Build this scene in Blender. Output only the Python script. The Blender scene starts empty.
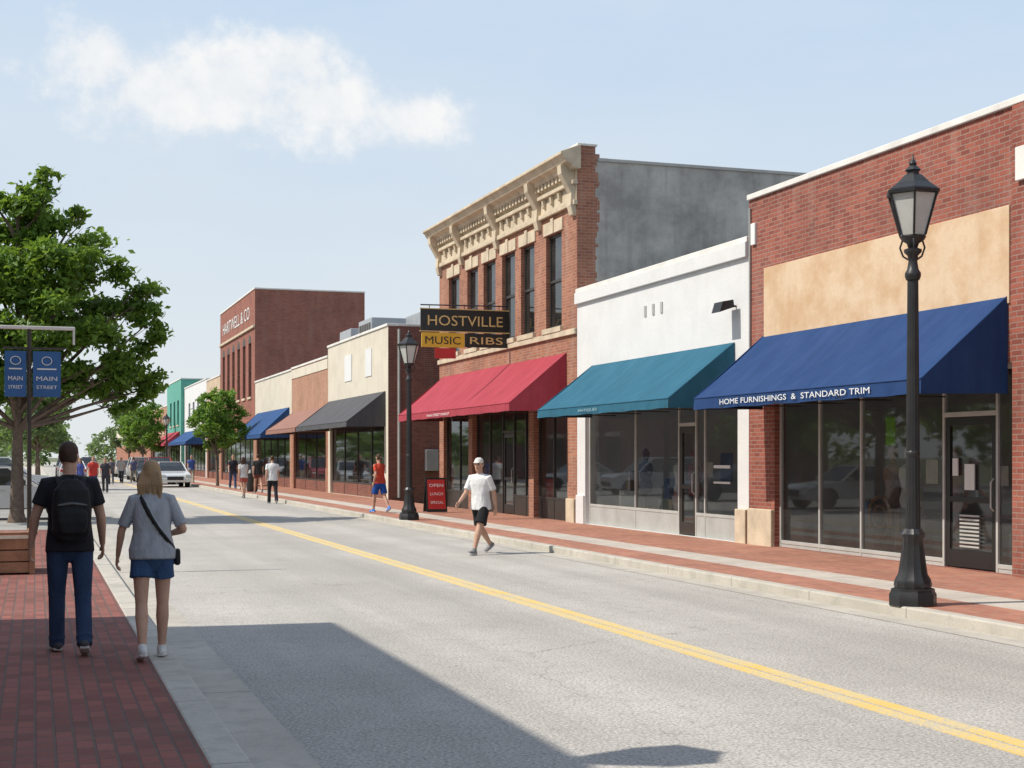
import bpy, bmesh, math, random
import numpy as np
from mathutils import Vector, Matrix
from mathutils.bvhtree import BVHTree
R = math.radians
scene = bpy.context.scene
COL = scene.collection
random.seed(7)

# ------------------------------------------------------------------ nodes
class NT:
    def __init__(s, nt):
        s.nt = nt; nt.nodes.clear()
    def n(s, typ, **kw):
        nd = s.nt.nodes.new(typ)
        for k, v in kw.items():
            setattr(nd, k, v)
        return nd
    def l(s, a, b): s.nt.links.new(a, b)
    def setin(s, sock, v):
        if isinstance(v, bpy.types.NodeSocket): s.l(v, sock)
        else: sock.default_value = v
    def math(s, op, a, b=0.0, c=None, clamp=False):
        nd = s.n('ShaderNodeMath', operation=op, use_clamp=clamp)
        s.setin(nd.inputs[0], a); s.setin(nd.inputs[1], b)
        if c is not None: s.setin(nd.inputs[2], c)
        return nd.outputs[0]
    def mix(s, fac, a, b, blend='MIX'):
        nd = s.n('ShaderNodeMix', data_type='RGBA', blend_type=blend)
        s.setin(nd.inputs[0], fac); s.setin(nd.inputs[6], a); s.setin(nd.inputs[7], b)
        return nd.outputs[2]
    def noise(s, vec, scale, detail=4, rough=0.55):
        nd = s.n('ShaderNodeTexNoise'); nd.inputs['Scale'].default_value = scale
        nd.inputs['Detail'].default_value = min(detail, 5); nd.inputs['Roughness'].default_value = rough
        if vec is not None: s.l(vec, nd.inputs['Vector'])
        return nd.outputs['Fac']
    def rng(s, v, a, b, c, d):
        nd = s.n('ShaderNodeMapRange'); s.setin(nd.inputs[0], v)
        for i, x in enumerate((a, b, c, d)): nd.inputs[i+1].default_value = x
        return nd.outputs[0]
    def scalevec(s, vec, sc):
        nd = s.n('ShaderNodeVectorMath', operation='MULTIPLY'); s.l(vec, nd.inputs[0])
        nd.inputs[1].default_value = sc
        return nd.outputs[0]

def c4(c): return (c[0], c[1], c[2], 1.0)
def newmat(name):
    m = bpy.data.materials.new(name); m.use_nodes = True
    t = NT(m.node_tree)
    out = t.n('ShaderNodeOutputMaterial'); p = t.n('ShaderNodeBsdfPrincipled')
    t.l(p.outputs[0], out.inputs[0])
    return m, t, p, out
def bump(t, p, h, strength=0.3, dist=0.01):
    b = t.n('ShaderNodeBump'); b.inputs['Strength'].default_value = strength
    b.inputs['Distance'].default_value = dist
    t.l(h, b.inputs['Height']); t.l(b.outputs[0], p.inputs['Normal'])

def plain(name, col, rough=0.7, var=0.12, vscale=3.0, metal=0.0, bstr=0.15, fine=40.0, spec=0.4):
    m, t, p, o = newmat(name)
    g = t.n('ShaderNodeTexCoord').outputs['Object']
    n1 = t.noise(g, vscale, 4); n2 = t.noise(g, fine, 2)
    f = t.math('ADD', t.rng(n1, .3, .7, -var, var), t.rng(n2, .3, .7, -var*.4, var*.4))
    f = t.math('ADD', f, 1.0)
    nd = t.n('ShaderNodeVectorMath', operation='SCALE'); nd.inputs[0].default_value = col
    t.l(f, nd.inputs['Scale']); t.l(nd.outputs[0], p.inputs['Base Color'])
    p.inputs['Roughness'].default_value = rough; p.inputs['Metallic'].default_value = metal
    p.inputs['Specular IOR Level'].default_value = spec
    if bstr > 0: bump(t, p, n2, bstr, 0.004)
    return m

def brick(name, c1, c2, mortar, bw=0.215, rh=0.075, ms=0.009, dirt=0.3, soot=(0.05,0.04,0.035), bs=0.5, rough=.85):
    m, t, p, o = newmat(name)
    uv = t.n('ShaderNodeTexCoord').outputs['UV']
    b = t.n('ShaderNodeTexBrick'); t.l(uv, b.inputs['Vector'])
    b.inputs['Color1'].default_value = c4(c1); b.inputs['Color2'].default_value = c4(c2)
    b.inputs['Mortar'].default_value = c4(mortar)
    b.inputs['Scale'].default_value = 1; b.inputs['Mortar Size'].default_value = ms
    b.inputs['Mortar Smooth'].default_value = 0.3; b.inputs['Bias'].default_value = 0.0
    b.inputs['Brick Width'].default_value = bw; b.inputs['Row Height'].default_value = rh
    n1 = t.noise(uv, .7, 5); n2 = t.noise(uv, 25, 3)
    st = t.noise(t.scalevec(uv, (2.5, .35, 1)), 1.0, 4)
    col = t.mix(t.rng(n2, .3, .75, 0, .35), b.outputs['Color'], c4([x*.5 for x in c1]))
    col = t.mix(t.rng(n1, .45, .75, 0, dirt), col, c4(soot))
    col = t.mix(t.rng(st, .5, .8, 0, dirt*.8), col, c4([min(1, x*1.25+.05) for x in mortar]))
    t.l(col, p.inputs['Base Color']); p.inputs['Roughness'].default_value = rough
    p.inputs['Specular IOR Level'].default_value = .25
    h = t.math('ADD', t.math('MULTIPLY', b.outputs['Fac'], -1.0), t.math('MULTIPLY', n2, .4))
    bump(t, p, h, bs, 0.008)
    return m

def stucco(name, c, c2, scale=.8, streak=.5, bs=.3, lo=.4, hi=.68):
    m, t, p, o = newmat(name)
    uv = t.n('ShaderNodeTexCoord').outputs['UV']
    n1 = t.noise(uv, scale, 5, .65); n2 = t.noise(uv, 18, 4)
    st = t.noise(t.scalevec(uv, (3, .25, 1)), 1.0, 5)
    col = t.mix(t.rng(n1, lo, hi, 0, 1), c4(c), c4(c2))
    col = t.mix(t.rng(st, .5, .8, 0, streak), col, c4([x*.5 for x in c2]))
    col = t.mix(t.rng(n2, .3, .7, 0, .2), col, c4([x*.7 for x in c]))
    t.l(col, p.inputs['Base Color']); p.inputs['Roughness'].default_value = .9
    p.inputs['Specular IOR Level'].default_value = .25
    bump(t, p, n2, bs, .01)
    return m

def fabric(name, c):
    m, t, p, o = newmat(name)
    uv = t.n('ShaderNodeTexCoord').outputs['UV']
    n1 = t.noise(uv, 1.6, 4); n2 = t.noise(uv, 160, 2)
    st = t.noise(t.scalevec(uv, (5, .6, 1)), 1.0, 4)
    col = t.mix(t.rng(n1, .35, .7, 0, .4), c4(c), c4([min(1, x*1.35+.02) for x in c]))
    col = t.mix(t.rng(st, .45, .75, 0, .4), col, c4([x*.62 for x in c]))
    t.l(col, p.inputs['Base Color']); p.inputs['Roughness'].default_value = .85
    p.inputs['Specular IOR Level'].default_value = .25
    h = t.math('ADD', t.math('MULTIPLY', n1, 3.0), t.math('MULTIPLY', n2, .1))
    bump(t, p, h, .4, .025)
    return m

def glass(name, tint=(.45,.47,.46), base=.10, fm=.9, ior=1.5, film=.12, rough=.03):
    m = bpy.data.materials.new(name); m.use_nodes = True
    t = NT(m.node_tree); o = t.n('ShaderNodeOutputMaterial')
    g = t.n('ShaderNodeBsdfGlossy'); g.inputs['Roughness'].default_value = rough
    g.inputs['Color'].default_value = (.85, .88, .9, 1)
    tr = t.n('ShaderNodeBsdfTransparent'); tr.inputs['Color'].default_value = c4(tint)
    co = t.n('ShaderNodeTexCoord').outputs['Object']
    nz = t.noise(co, .7, 1)
    b = t.n('ShaderNodeBump'); b.inputs['Strength'].default_value = .10; b.inputs['Distance'].default_value = .012
    t.l(nz, b.inputs['Height']); t.l(b.outputs[0], g.inputs['Normal'])
    fr = t.n('ShaderNodeFresnel'); fr.inputs['IOR'].default_value = ior
    df = t.n('ShaderNodeBsdfDiffuse'); df.inputs['Color'].default_value = (.35, .35, .33, 1)
    mx0 = t.n('ShaderNodeMixShader'); nf = t.noise(co, 2.2, 4); t.l(t.rng(nf, .3, .7, film*.5, film*1.5), mx0.inputs[0])
    t.l(tr.outputs[0], mx0.inputs[1]); t.l(df.outputs[0], mx0.inputs[2])
    mx = t.n('ShaderNodeMixShader'); t.l(t.math('ADD', t.math('MULTIPLY', fr.outputs[0], fm), base, clamp=True), mx.inputs[0])
    t.l(mx0.outputs[0], mx.inputs[1]); t.l(g.outputs[0], mx.inputs[2]); t.l(mx.outputs[0], o.inputs[0])
    return m

def roadmat():
    m, t, p, o = newmat('road_surface')
    g = t.n('ShaderNodeTexCoord').outputs['Object']
    n1 = t.noise(g, .35, 5); n2 = t.noise(g, 42, 4, .75); n3 = t.noise(g, 6, 5)
    tr = t.noise(t.scalevec(g, (1.1, .03, 1)), 1.0, 3)
    col = t.mix(t.rng(n1, .35, .65, 0, 1), (.42, .395, .355, 1), (.54, .51, .465, 1))
    col = t.mix(t.rng(tr, .42, .66, 0, .6), col, (.33, .31, .285, 1))
    col = t.mix(t.rng(n3, .5, .72, 0, .45), col, (.31, .292, .265, 1))
    col = t.mix(t.rng(n2, .47, .68, 0, .95), col, (.16, .15, .138, 1))
    col = t.mix(t.rng(n2, .45, .30, 0, .65), col, (.74, .71, .66, 1))
    ds = t.n('ShaderNodeTexNoise'); ds.inputs['Scale'].default_value = 1.2; ds.inputs['Detail'].default_value = 5
    t.l(g, ds.inputs['Vector'])
    ad = t.n('ShaderNodeVectorMath', operation='MULTIPLY_ADD'); t.l(ds.outputs['Color'], ad.inputs[0])
    ad.inputs[1].default_value = (1.1, 1.1, 0); t.l(g, ad.inputs[2])
    v = t.n('ShaderNodeTexVoronoi', feature='DISTANCE_TO_EDGE'); v.inputs['Scale'].default_value = .19
    t.l(ad.outputs[0], v.inputs['Vector'])
    cr = t.rng(v.outputs['Distance'], 0, .0022, 1, 0)
    msk = t.rng(t.noise(g, .3, 2), .46, .60, 0, 1)
    crk = t.math('MULTIPLY', cr, msk)
    col = t.mix(t.math('MULTIPLY', crk, .55), col, (.13, .12, .11, 1))
    t.l(col, p.inputs['Base Color']); p.inputs['Roughness'].default_value = .88
    p.inputs['Specular IOR Level'].default_value = .3
    bump(t, p, n2, .6, .012)
    return m

def concrete(name, c, joint=1.5, axis='Y'):
    m, t, p, o = newmat(name)
    g = t.n('ShaderNodeTexCoord').outputs['Object']
    n1 = t.noise(g, .9, 5); n2 = t.noise(g, 45, 3, .7); n3 = t.noise(g, 5, 4)
    col = t.mix(t.rng(n1, .3, .7, 0, 1), c4([x*.82 for x in c]), c4([min(1, x*1.12) for x in c]))
    col = t.mix(t.rng(n3, .48, .72, 0, .45), col, c4([x*.55 for x in c]))
    col = t.mix(t.rng(n2, .45, .75, 0, .4), col, c4([x*.5 for x in c]))
    sp = t.n('ShaderNodeSeparateXYZ'); t.l(g, sp.inputs[0])
    fr = t.math('FRACT', t.math('DIVIDE', sp.outputs[axis], joint))
    j = t.rng(t.math('ABSOLUTE', t.math('SUBTRACT', fr, .5)), 0, .009/joint*1.5, 1, 0)
    col = t.mix(t.math('MULTIPLY', j, .8), col, c4([x*.25 for x in c]))
    t.l(col, p.inputs['Base Color']); p.inputs['Roughness'].default_value = .9
    bump(t, p, t.math('SUBTRACT', n2, t.math('MULTIPLY', j, 2)), .35, .006)
    return m

def paintmat():
    m, t, p, o = newmat('yellow_road_paint')
    g = t.n('ShaderNodeTexCoord').outputs['Object']
    n = t.noise(g, 40, 4, .75); n1 = t.noise(g, 1.6, 5)
    w = t.math('ADD', n, t.math('MULTIPLY', n1, .6))
    col = t.mix(t.rng(n1, .3, .7, 0, 1), (.68, .46, .11, 1), (.74, .56, .22, 1))
    col = t.mix(t.rng(w, .74, .92, 0, .85), col, (.45, .42, .35, 1))
    t.l(col, p.inputs['Base Color']); p.inputs['Roughness'].default_value = .75
    bump(t, p, n, .3, .004)
    return m

def leafmat(name, a, b):
    m = bpy.data.materials.new(name); m.use_nodes = True
    t = NT(m.node_tree); o = t.n('ShaderNodeOutputMaterial')
    ge = t.n('ShaderNodeNewGeometry'); co = t.n('ShaderNodeTexCoord').outputs['Object']
    n = t.noise(co, 1.1, 2)
    f = t.math('ADD', t.math('MULTIPLY', ge.outputs['Random Per Island'], .6), t.rng(n, .3, .7, 0, .5), clamp=True)
    col = t.mix(f, c4(a), c4(b))
    p = t.n('ShaderNodeBsdfPrincipled'); p.inputs['Roughness'].default_value = .5
    p.inputs['Specular IOR Level'].default_value = .35
    t.l(col, p.inputs['Base Color'])
    tr = t.n('ShaderNodeBsdfTranslucent')
    t.l(t.mix(.6, col, (.34, .50, .05, 1)), tr.inputs['Color'])
    mx = t.n('ShaderNodeMixShader'); mx.inputs[0].default_value = .42
    t.l(p.outputs[0], mx.inputs[1]); t.l(tr.outputs[0], mx.inputs[2]); t.l(mx.outputs[0], o.inputs[0])
    return m

M = {}
M['brickA'] = brick('brick_red', (.37,.115,.078), (.22,.064,.048), (.31,.22,.18), dirt=.38)
M['brickC'] = brick('brick_orange', (.44,.185,.11), (.30,.11,.07), (.37,.28,.22), dirt=.35)
M['brickD'] = brick('brick_dark', (.27,.095,.065), (.18,.06,.045), (.24,.17,.14))
M['brickG'] = brick('brick_brown', (.36,.13,.09), (.27,.09,.07), (.28,.19,.15))
M['brickE'] = brick('brick_tan', (.48,.25,.16), (.39,.19,.12), (.40,.30,.24))
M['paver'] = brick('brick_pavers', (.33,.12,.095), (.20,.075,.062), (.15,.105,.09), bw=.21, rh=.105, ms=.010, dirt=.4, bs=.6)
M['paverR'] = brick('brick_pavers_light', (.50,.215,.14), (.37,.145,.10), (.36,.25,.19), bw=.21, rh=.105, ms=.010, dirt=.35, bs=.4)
M['white'] = stucco('white_painted_masonry', (.69,.69,.685), (.63,.63,.625), 1.2, .08)
M['cream'] = stucco('cream_stucco', (.65,.60,.50), (.57,.51,.42), 1, .2)
M['tanplaster'] = stucco('tan_plaster', (.66,.50,.345), (.55,.36,.21), 1.1, .2, lo=.42, hi=.62)
M['greystucco'] = stucco('grey_cement_render', (.54,.52,.475), (.29,.28,.26), .7, .6, bs=.6, lo=.36, hi=.62)
M['stone'] = plain('limestone_trim', (.54,.45,.33), .85, .18, 2.5)
M['cap'] = plain('coping_stone', (.68,.66,.62), .7, .12, 2)
M['capd'] = plain('metal_coping_grey', (.38,.38,.36), .5, .12, 2)
M['greypaint'] = plain('grey_panel_paint', (.40,.40,.38), .6, .12, 2)
M['alu'] = plain('aluminium_frame', (.50,.50,.47), .45, .08, 3, .2)
M['bronze'] = plain('dark_bronze_frame', (.05,.045,.04), .4, .1, 3, .3)
M['black'] = plain('black_iron_paint', (.020,.020,.021), .42, .25, 6, .0, .3, 60, .45)
M['blackdoor'] = plain('black_door_paint', (.02,.02,.02), .35, .1, 3)
M['glass'] = glass('shop_glass', (.72,.73,.71), .02, fm=.8, film=.07, rough=.02)
M['glassup'] = glass('window_glass', (.42,.43,.43), .05, fm=.9, film=.07)
GLASSES = ('glass', 'glassup')
sg = bpy.data.materials.new('fill_opening_glass'); sg.use_nodes = True  # tinted pane of the added roof opening, dims the sun coming in
t_ = NT(sg.node_tree); o_ = t_.n('ShaderNodeOutputMaterial'); x_ = t_.n('ShaderNodeBsdfTransparent'); x_.inputs['Color'].default_value = (.36,.36,.34,1)
t_.l(x_.outputs[0], o_.inputs[0]); M['fillglass'] = sg
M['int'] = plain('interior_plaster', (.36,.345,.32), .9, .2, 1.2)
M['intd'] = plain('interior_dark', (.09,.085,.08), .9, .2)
M['wood'] = plain('worn_wood', (.33,.18,.10), .7, .25, 5)
M['intf'] = plain('interior_floor', (.26,.22,.18), .5, .15, 2)
M['roof'] = plain('roof_membrane', (.25,.25,.25), .9, .15)
M['hvac'] = plain('galvanised_metal', (.42,.43,.44), .4, .1, 2, .4)
M['blue'] = fabric('awning_blue', (.012,.043,.135))
M['teal'] = fabric('awning_teal', (.020,.105,.165))
M['red'] = fabric('awning_red', (.33,.043,.062))
M['charcoal'] = fabric('awning_charcoal', (.075,.075,.082))
M['brown'] = fabric('awning_brown', (.26,.14,.11))
M['navy'] = fabric('awning_navy', (.02,.065,.18))
M['letw'] = plain('white_lettering', (.72,.72,.70), .5, .03)
M['letf'] = plain('faded_lettering', (.30,.42,.45), .5, .03)
M['letg'] = plain('gold_lettering', (.66,.50,.2), .4, .06)
M['signb'] = plain('black_sign_board', (.02,.022,.02), .4, .1)
M['signy'] = plain('yellow_sign_board', (.68,.43,.04), .5, .06)
M['signr'] = plain('red_sign_board', (.5,.035,.03), .5, .06)
M['banner'] = plain('blue_banner', (.03,.11,.28), .6, .1)
M['frost'] = plain('frosted_lamp_glass', (.50,.50,.47), .25, .08, 4, 0, 0)
M['bark'] = plain('bark', (.15,.11,.085), .95, .3, 8, 0, .8)
M['leaf'] = leafmat('leaves', (.05,.115,.02), (.15,.26,.035))
M['leafL'] = leafmat('leaves_light', (.07,.16,.03), (.17,.30,.05))
M['leafD'] = leafmat('leaves_far_hazed', (.12,.17,.10), (.18,.25,.13))  # far foliage lightened: distance haze put into the leaf colour
M['road'] = roadmat()
M['yellow'] = paintmat()
M['curb'] = concrete('kerb_concrete', (.50,.465,.40), 2.0)
M['gutter'] = concrete('gutter_concrete', (.47,.435,.375), 3.0)
M['walk'] = concrete('walk_concrete', (.54,.48,.41), 1.4)
M['ground'] = plain('grass_and_dirt', (.14,.145,.08), .95, .3, .3)
M['lot'] = plain('parking_lot_asphalt', (.30,.29,.27), .9, .2, .8)
M['tire'] = plain('tyre_rubber', (.02,.02,.02), .8, .1)
M['green'] = plain('green_painted_wall', (.10,.34,.27), .7, .1)
M['tan2'] = stucco('tan_stucco', (.58,.46,.33), (.48,.36,.26), 1, .2)
M['poster'] = plain('paper_poster', (.68,.68,.65), .6, .05)
M['neon'] = plain('green_sign', (.25,.6,.05), .4, .05)
M['navyp'] = plain('navy_cloth', (.03,.06,.15), .8, .1)
M['redp'] = plain('red_cloth', (.4,.05,.05), .8, .1)
GOODS = [plain('goods', c, .6, .1) for c in ((.5,.45,.4),(.35,.10,.08),(.10,.2,.4),(.5,.36,.15),(.62,.62,.6),(.1,.25,.16),(.03,.03,.035),(.15,.08,.05))]

# ------------------------------------------------------------------ builder
def set_uv(me):
    if not me.uv_layers: me.uv_layers.new(name='UVMap')
    uvl = me.uv_layers[0].data
    for p in me.polygons:
        n = p.normal; ax = max(range(3), key=lambda i: abs(n[i]))
        for li in p.loop_indices:
            c = me.vertices[me.loops[li].vertex_index].co
            uvl[li].uv = ((c.y, c.z), (c.x, c.z), (c.y, c.x))[ax]

class Grp:
    def __init__(s, name, loc=(0,0,0), rot=0.0, local=False, scale=1.0):
        s.name = name; s.loc = Vector(loc); s.rot = rot; s.local = local; s.parts = {}; s.scale = scale
    def pt(s, part, mat):
        k = (part, mat)
        if k not in s.parts: s.parts[k] = dict(v=[], f=[], bev=0, smooth=False)
        return s.parts[k]
    def add(s, part, mat, vs, fs, bev=0, smooth=False):
        d = s.pt(part, mat); o = len(d['v'])
        d['v'] += [tuple(v) for v in vs]; d['f'] += [tuple(i+o for i in f) for f in fs]
        d['bev'] = max(d['bev'], bev); d['smooth'] = d['smooth'] or smooth
    def quad(s, part, mat, a, b, c, d_):
        # street-side glazing must face the street (-X) so that its Fresnel term is right
        if mat in GLASSES: s.add(part, mat, [d_, c, b, a], [(0,1,2,3)])
        else: s.add(part, mat, [a, b, c, d_], [(0,1,2,3)])
    def box(s, part, mat, x0, x1, y0, y1, z0, z1, bev=0):
        if x0 > x1: x0, x1 = x1, x0
        if y0 > y1: y0, y1 = y1, y0
        if z0 > z1: z0, z1 = z1, z0
        v = [(x,y,z) for z in (z0,z1) for y in (y0,y1) for x in (x0,x1)]
        f = [(0,2,3,1),(4,5,7,6),(0,1,5,4),(2,6,7,3),(0,4,6,2),(1,3,7,5)]
        s.add(part, mat, v, f, bev)
    def prism_y(s, part, mat, prof, y0, y1, bev=0):
        n = len(prof); v = [(x,y0,z) for x,z in prof]+[(x,y1,z) for x,z in prof]
        f = [tuple(range(n)), tuple(range(2*n-1, n-1, -1))]+[(i,i+n,(i+1)%n+n,(i+1)%n) for i in range(n)]
        s.add(part, mat, v, f, bev)
    def prism_x(s, part, mat, prof, x0, x1, bev=0):
        n = len(prof); v = [(x0,y,z) for y,z in prof]+[(x1,y,z) for y,z in prof]
        f = [tuple(range(n)), tuple(range(2*n-1, n-1, -1))]+[(i,i+n,(i+1)%n+n,(i+1)%n) for i in range(n)]
        s.add(part, mat, v, f, bev)
    def lathe(s, part, mat, cx, cy, prof, seg=20, flute=0.0, smooth=True, axis='z', cz=0, phase=0):
        v = []; f = []
        for r, z in prof:
            for i in range(seg):
                a = 2*math.pi*(i+phase)/seg
                rr = r*(1-flute*(i % 2))
                if axis == 'z': v.append((cx+rr*math.cos(a), cy+rr*math.sin(a), z))
                else: v.append((cx+z, cy+rr*math.cos(a), cz+rr*math.sin(a)))
        for k in range(len(prof)-1):
            for i in range(seg):
                j = (i+1) % seg
                f.append((k*seg+i, k*seg+j, (k+1)*seg+j, (k+1)*seg+i))
        f.append(tuple(range(seg-1,-1,-1))); f.append(tuple(range((len(prof)-1)*seg, len(prof)*seg)))
        s.add(part, mat, v, f, 0, smooth)
    def tube(s, part, mat, pts, rad, seg=8, smooth=True):
        v = []; f = []; n = len(pts)
        for k in range(n):
            p = Vector(pts[k]); t = (Vector(pts[min(k+1,n-1)])-Vector(pts[max(k-1,0)])).normalized()
            a = t.cross(Vector((0.13,0.97,0.2)));
            if a.length < .05: a = t.cross(Vector((1,0,0)))
            a.normalize(); b = t.cross(a)
            for i in range(seg):
                an = 2*math.pi*i/seg
                v.append(p+(a*math.cos(an)+b*math.sin(an))*rad[k])
        for k in range(n-1):
            for i in range(seg):
                j = (i+1) % seg
                f.append((k*seg+i, k*seg+j, (k+1)*seg+j, (k+1)*seg+i))
        f.append(tuple(range(seg-1,-1,-1))); f.append(tuple(range((n-1)*seg, n*seg)))
        s.add(part, mat, v, f, 0, smooth)
    def text(s, part, mat, body, origin, ux, uy, size, width=None):
        cu = bpy.data.curves.new('t', 'FONT'); cu.body = body; cu.size = 1; cu.extrude = 0
        cu.align_x = 'LEFT'; cu.resolution_u = 3
        ob = bpy.data.objects.new('t', cu); COL.objects.link(ob)
        bpy.context.view_layer.update()
        me = ob.to_mesh(); vs = [v.co.copy() for v in me.vertices]; fs = [tuple(p.vertices) for p in me.polygons]
        ob.to_mesh_clear(); bpy.data.objects.remove(ob); bpy.data.curves.remove(cu)
        if not vs: return
        x0 = min(v.x for v in vs); x1 = max(v.x for v in vs)
        sx = size if width is None else width/(x1-x0)
        ux = Vector(ux); uy = Vector(uy); o = Vector(origin)
        s.add(part, mat, [o+ux*((v.x-x0)*sx)+uy*(v.y*size) for v in vs], fs)
    def finish(s):
        e = bpy.data.objects.new(s.name, None); COL.objects.link(e)
        e.empty_display_size = .3; e.location = s.loc; e.rotation_euler = (0,0,s.rot); e.scale = (s.scale,)*3
        for (part, mat), d in s.parts.items():
            me = bpy.data.meshes.new(part)
            vs = d['v'] if s.local else [(v[0]-s.loc.x, v[1]-s.loc.y, v[2]-s.loc.z) for v in d['v']]
            me.from_pydata(vs, [], d['f']); me.update()
            me.materials.append(M[mat] if isinstance(mat, str) else mat)
            set_uv(me)
            ob = bpy.data.objects.new(part, me); COL.objects.link(ob); ob.parent = e
            if d['smooth']:
                for p in me.polygons: p.use_smooth = True
                md = ob.modifiers.new('es', 'EDGE_SPLIT'); md.split_angle = R(38)
            if d['bev'] > 0:
                md = ob.modifiers.new('b', 'BEVEL'); md.width = d['bev']; md.segments = 2; md.limit_method = 'ANGLE'
        return e

def sheet(name, mat, x0, x1, y0, y1, z):
    bm = bmesh.new()
    v = [bm.verts.new(p) for p in ((x0,y0,z),(x1,y0,z),(x1,y1,z),(x0,y1,z))]
    bm.faces.new(v)
    me = bpy.data.meshes.new(name); bm.to_mesh(me); bm.free(); me.materials.append(M[mat]); set_uv(me)
    ob = bpy.data.objects.new(name, me); COL.objects.link(ob); return ob

# ------------------------------------------------------------------ ground
sheet('ground', 'ground', -1500, 1500, -300, 3000, -.03)
sheet('parking_lot', 'lot', -60, 1.0, 33, 75, .0)
sheet('road', 'road', 1.0, 8.85, -40, 500, 0)
sheet('gutter', 'gutter', 1.08, 1.5, -40, 500, .004)
sheet('gutter', 'gutter', 8.45, 8.8, -40, 500, .004)
def slab(name, mat, x0, x1, y0, y1, ztop):
    g = Grp(name, ((x0+x1)/2, (y0+y1)/2, 0)); g.box('slab', mat, x0, x1, y0, y1, -.2, ztop, .018 if 'kerb' in name else 0); g.finish()
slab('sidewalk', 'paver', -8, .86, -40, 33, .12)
slab('sidewalk', 'walk', -8, .86, 75, 500, .12)
slab('kerb', 'curb', .86, 1.08, -40, 33, .123)
slab('kerb', 'curb', .86, 1.08, 75, 500, .123)
slab('kerb', 'curb', 8.78, 8.96, -40, 500, .123)
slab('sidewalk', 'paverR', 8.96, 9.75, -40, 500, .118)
slab('sidewalk', 'walk', 9.75, 10.45, -40, 500, .121)
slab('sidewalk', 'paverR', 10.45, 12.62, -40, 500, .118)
g = Grp('centre_line_marking', (5.5, 60, 0))
g.box('stripe_left', 'yellow', 5.38, 5.50, -20, 300, -.01, .006)
g.box('stripe_right', 'yellow', 5.545, 5.665, -20, 300, -.01, .006)
g.finish()

# ------------------------------------------------------------------ building helpers
FX = 12.5
def facade(g, mat, y0, y1, z0, z1, holes, X=FX, depth=.22, part='front_wall', hm=None):
    ys = sorted(set([y0, y1]+[h[0] for h in holes]+[h[1] for h in holes]))
    zs = sorted(set([z0, z1]+[h[2] for h in holes]+[h[3] for h in holes]))
    for i in range(len(ys)-1):
        for j in range(len(zs)-1):
            a, b, c, d = ys[i], ys[i+1], zs[j], zs[j+1]
            my, mz = (a+b)/2, (c+d)/2
            if any(h[0] < my < h[1] and h[2] < mz < h[3] for h in holes): continue
            g.quad(part, mat, (X,a,c), (X,a,d), (X,b,d), (X,b,c))
    for a, b, c, d in holes:
        m = hm or mat; x2 = X+depth
        g.quad('reveals', m, (X,a,c), (x2,a,c), (x2,a,d), (X,a,d))
        g.quad('reveals', m, (X,b,c), (X,b,d), (x2,b,d), (x2,b,c))
        g.quad('reveals', m, (X,a,d), (x2,a,d), (x2,b,d), (X,b,d))
        g.quad('reveals', m, (X,a,c), (X,b,c), (x2,b,c), (x2,a,c))

def shell(g, mat, y0, y1, z1, D=16, X=FX, sidemat=None, cap='cap', capw=.0, backmat='brickD', roof_fill_opening=False):
    sm = sidemat or mat
    g.box('side_wall', sm, X+.003, X+D, y0, y0+.25, -.1, z1)
    g.box('side_wall', sm, X+.003, X+D, y1-.25, y1, -.1, z1)
    g.box('back_wall', backmat, X+D-.25, X+D-.003, y0+.25, y1-.25, -.1, z1-.01)
    rx = X+.31
    if roof_fill_opening:  # unseen roof opening, added so sun brightens the shop interior
        rx = X+3.4
        g.quad('roof_fill_opening', 'fillglass', (X+.31,y0+.25,z1-.5), (rx,y0+.25,z1-.5), (rx,y1-.25,z1-.5), (X+.31,y1-.25,z1-.5))
        y = y0+.25
        while y < y1-.25:
            g.box('fill_opening_bar', 'capd', X+.31, rx-.002, y, y+.12, z1-.49, z1-.42); y += 1.3
    g.box('roof', 'roof', rx, X+D-.25, y0+.25, y1-.25, z1-.6, z1-.45)
    g.box('parapet_back', sm, X+.004, X+.30, y0+.25, y1-.25, z1-.6, z1-.004)
    g.box('coping', cap, X-.05-capw, X+.34, y0-.004, y1+.004, z1, z1+.10, .012)
    g.box('coping', cap, X+.34, X+D+.03, y0-.02, y0+.28, z1+.001, z1+.09, .012)
    g.box('coping', cap, X+.34, X+D+.03, y1-.28, y1+.02, z1+.001, z1+.09, .012)

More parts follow.
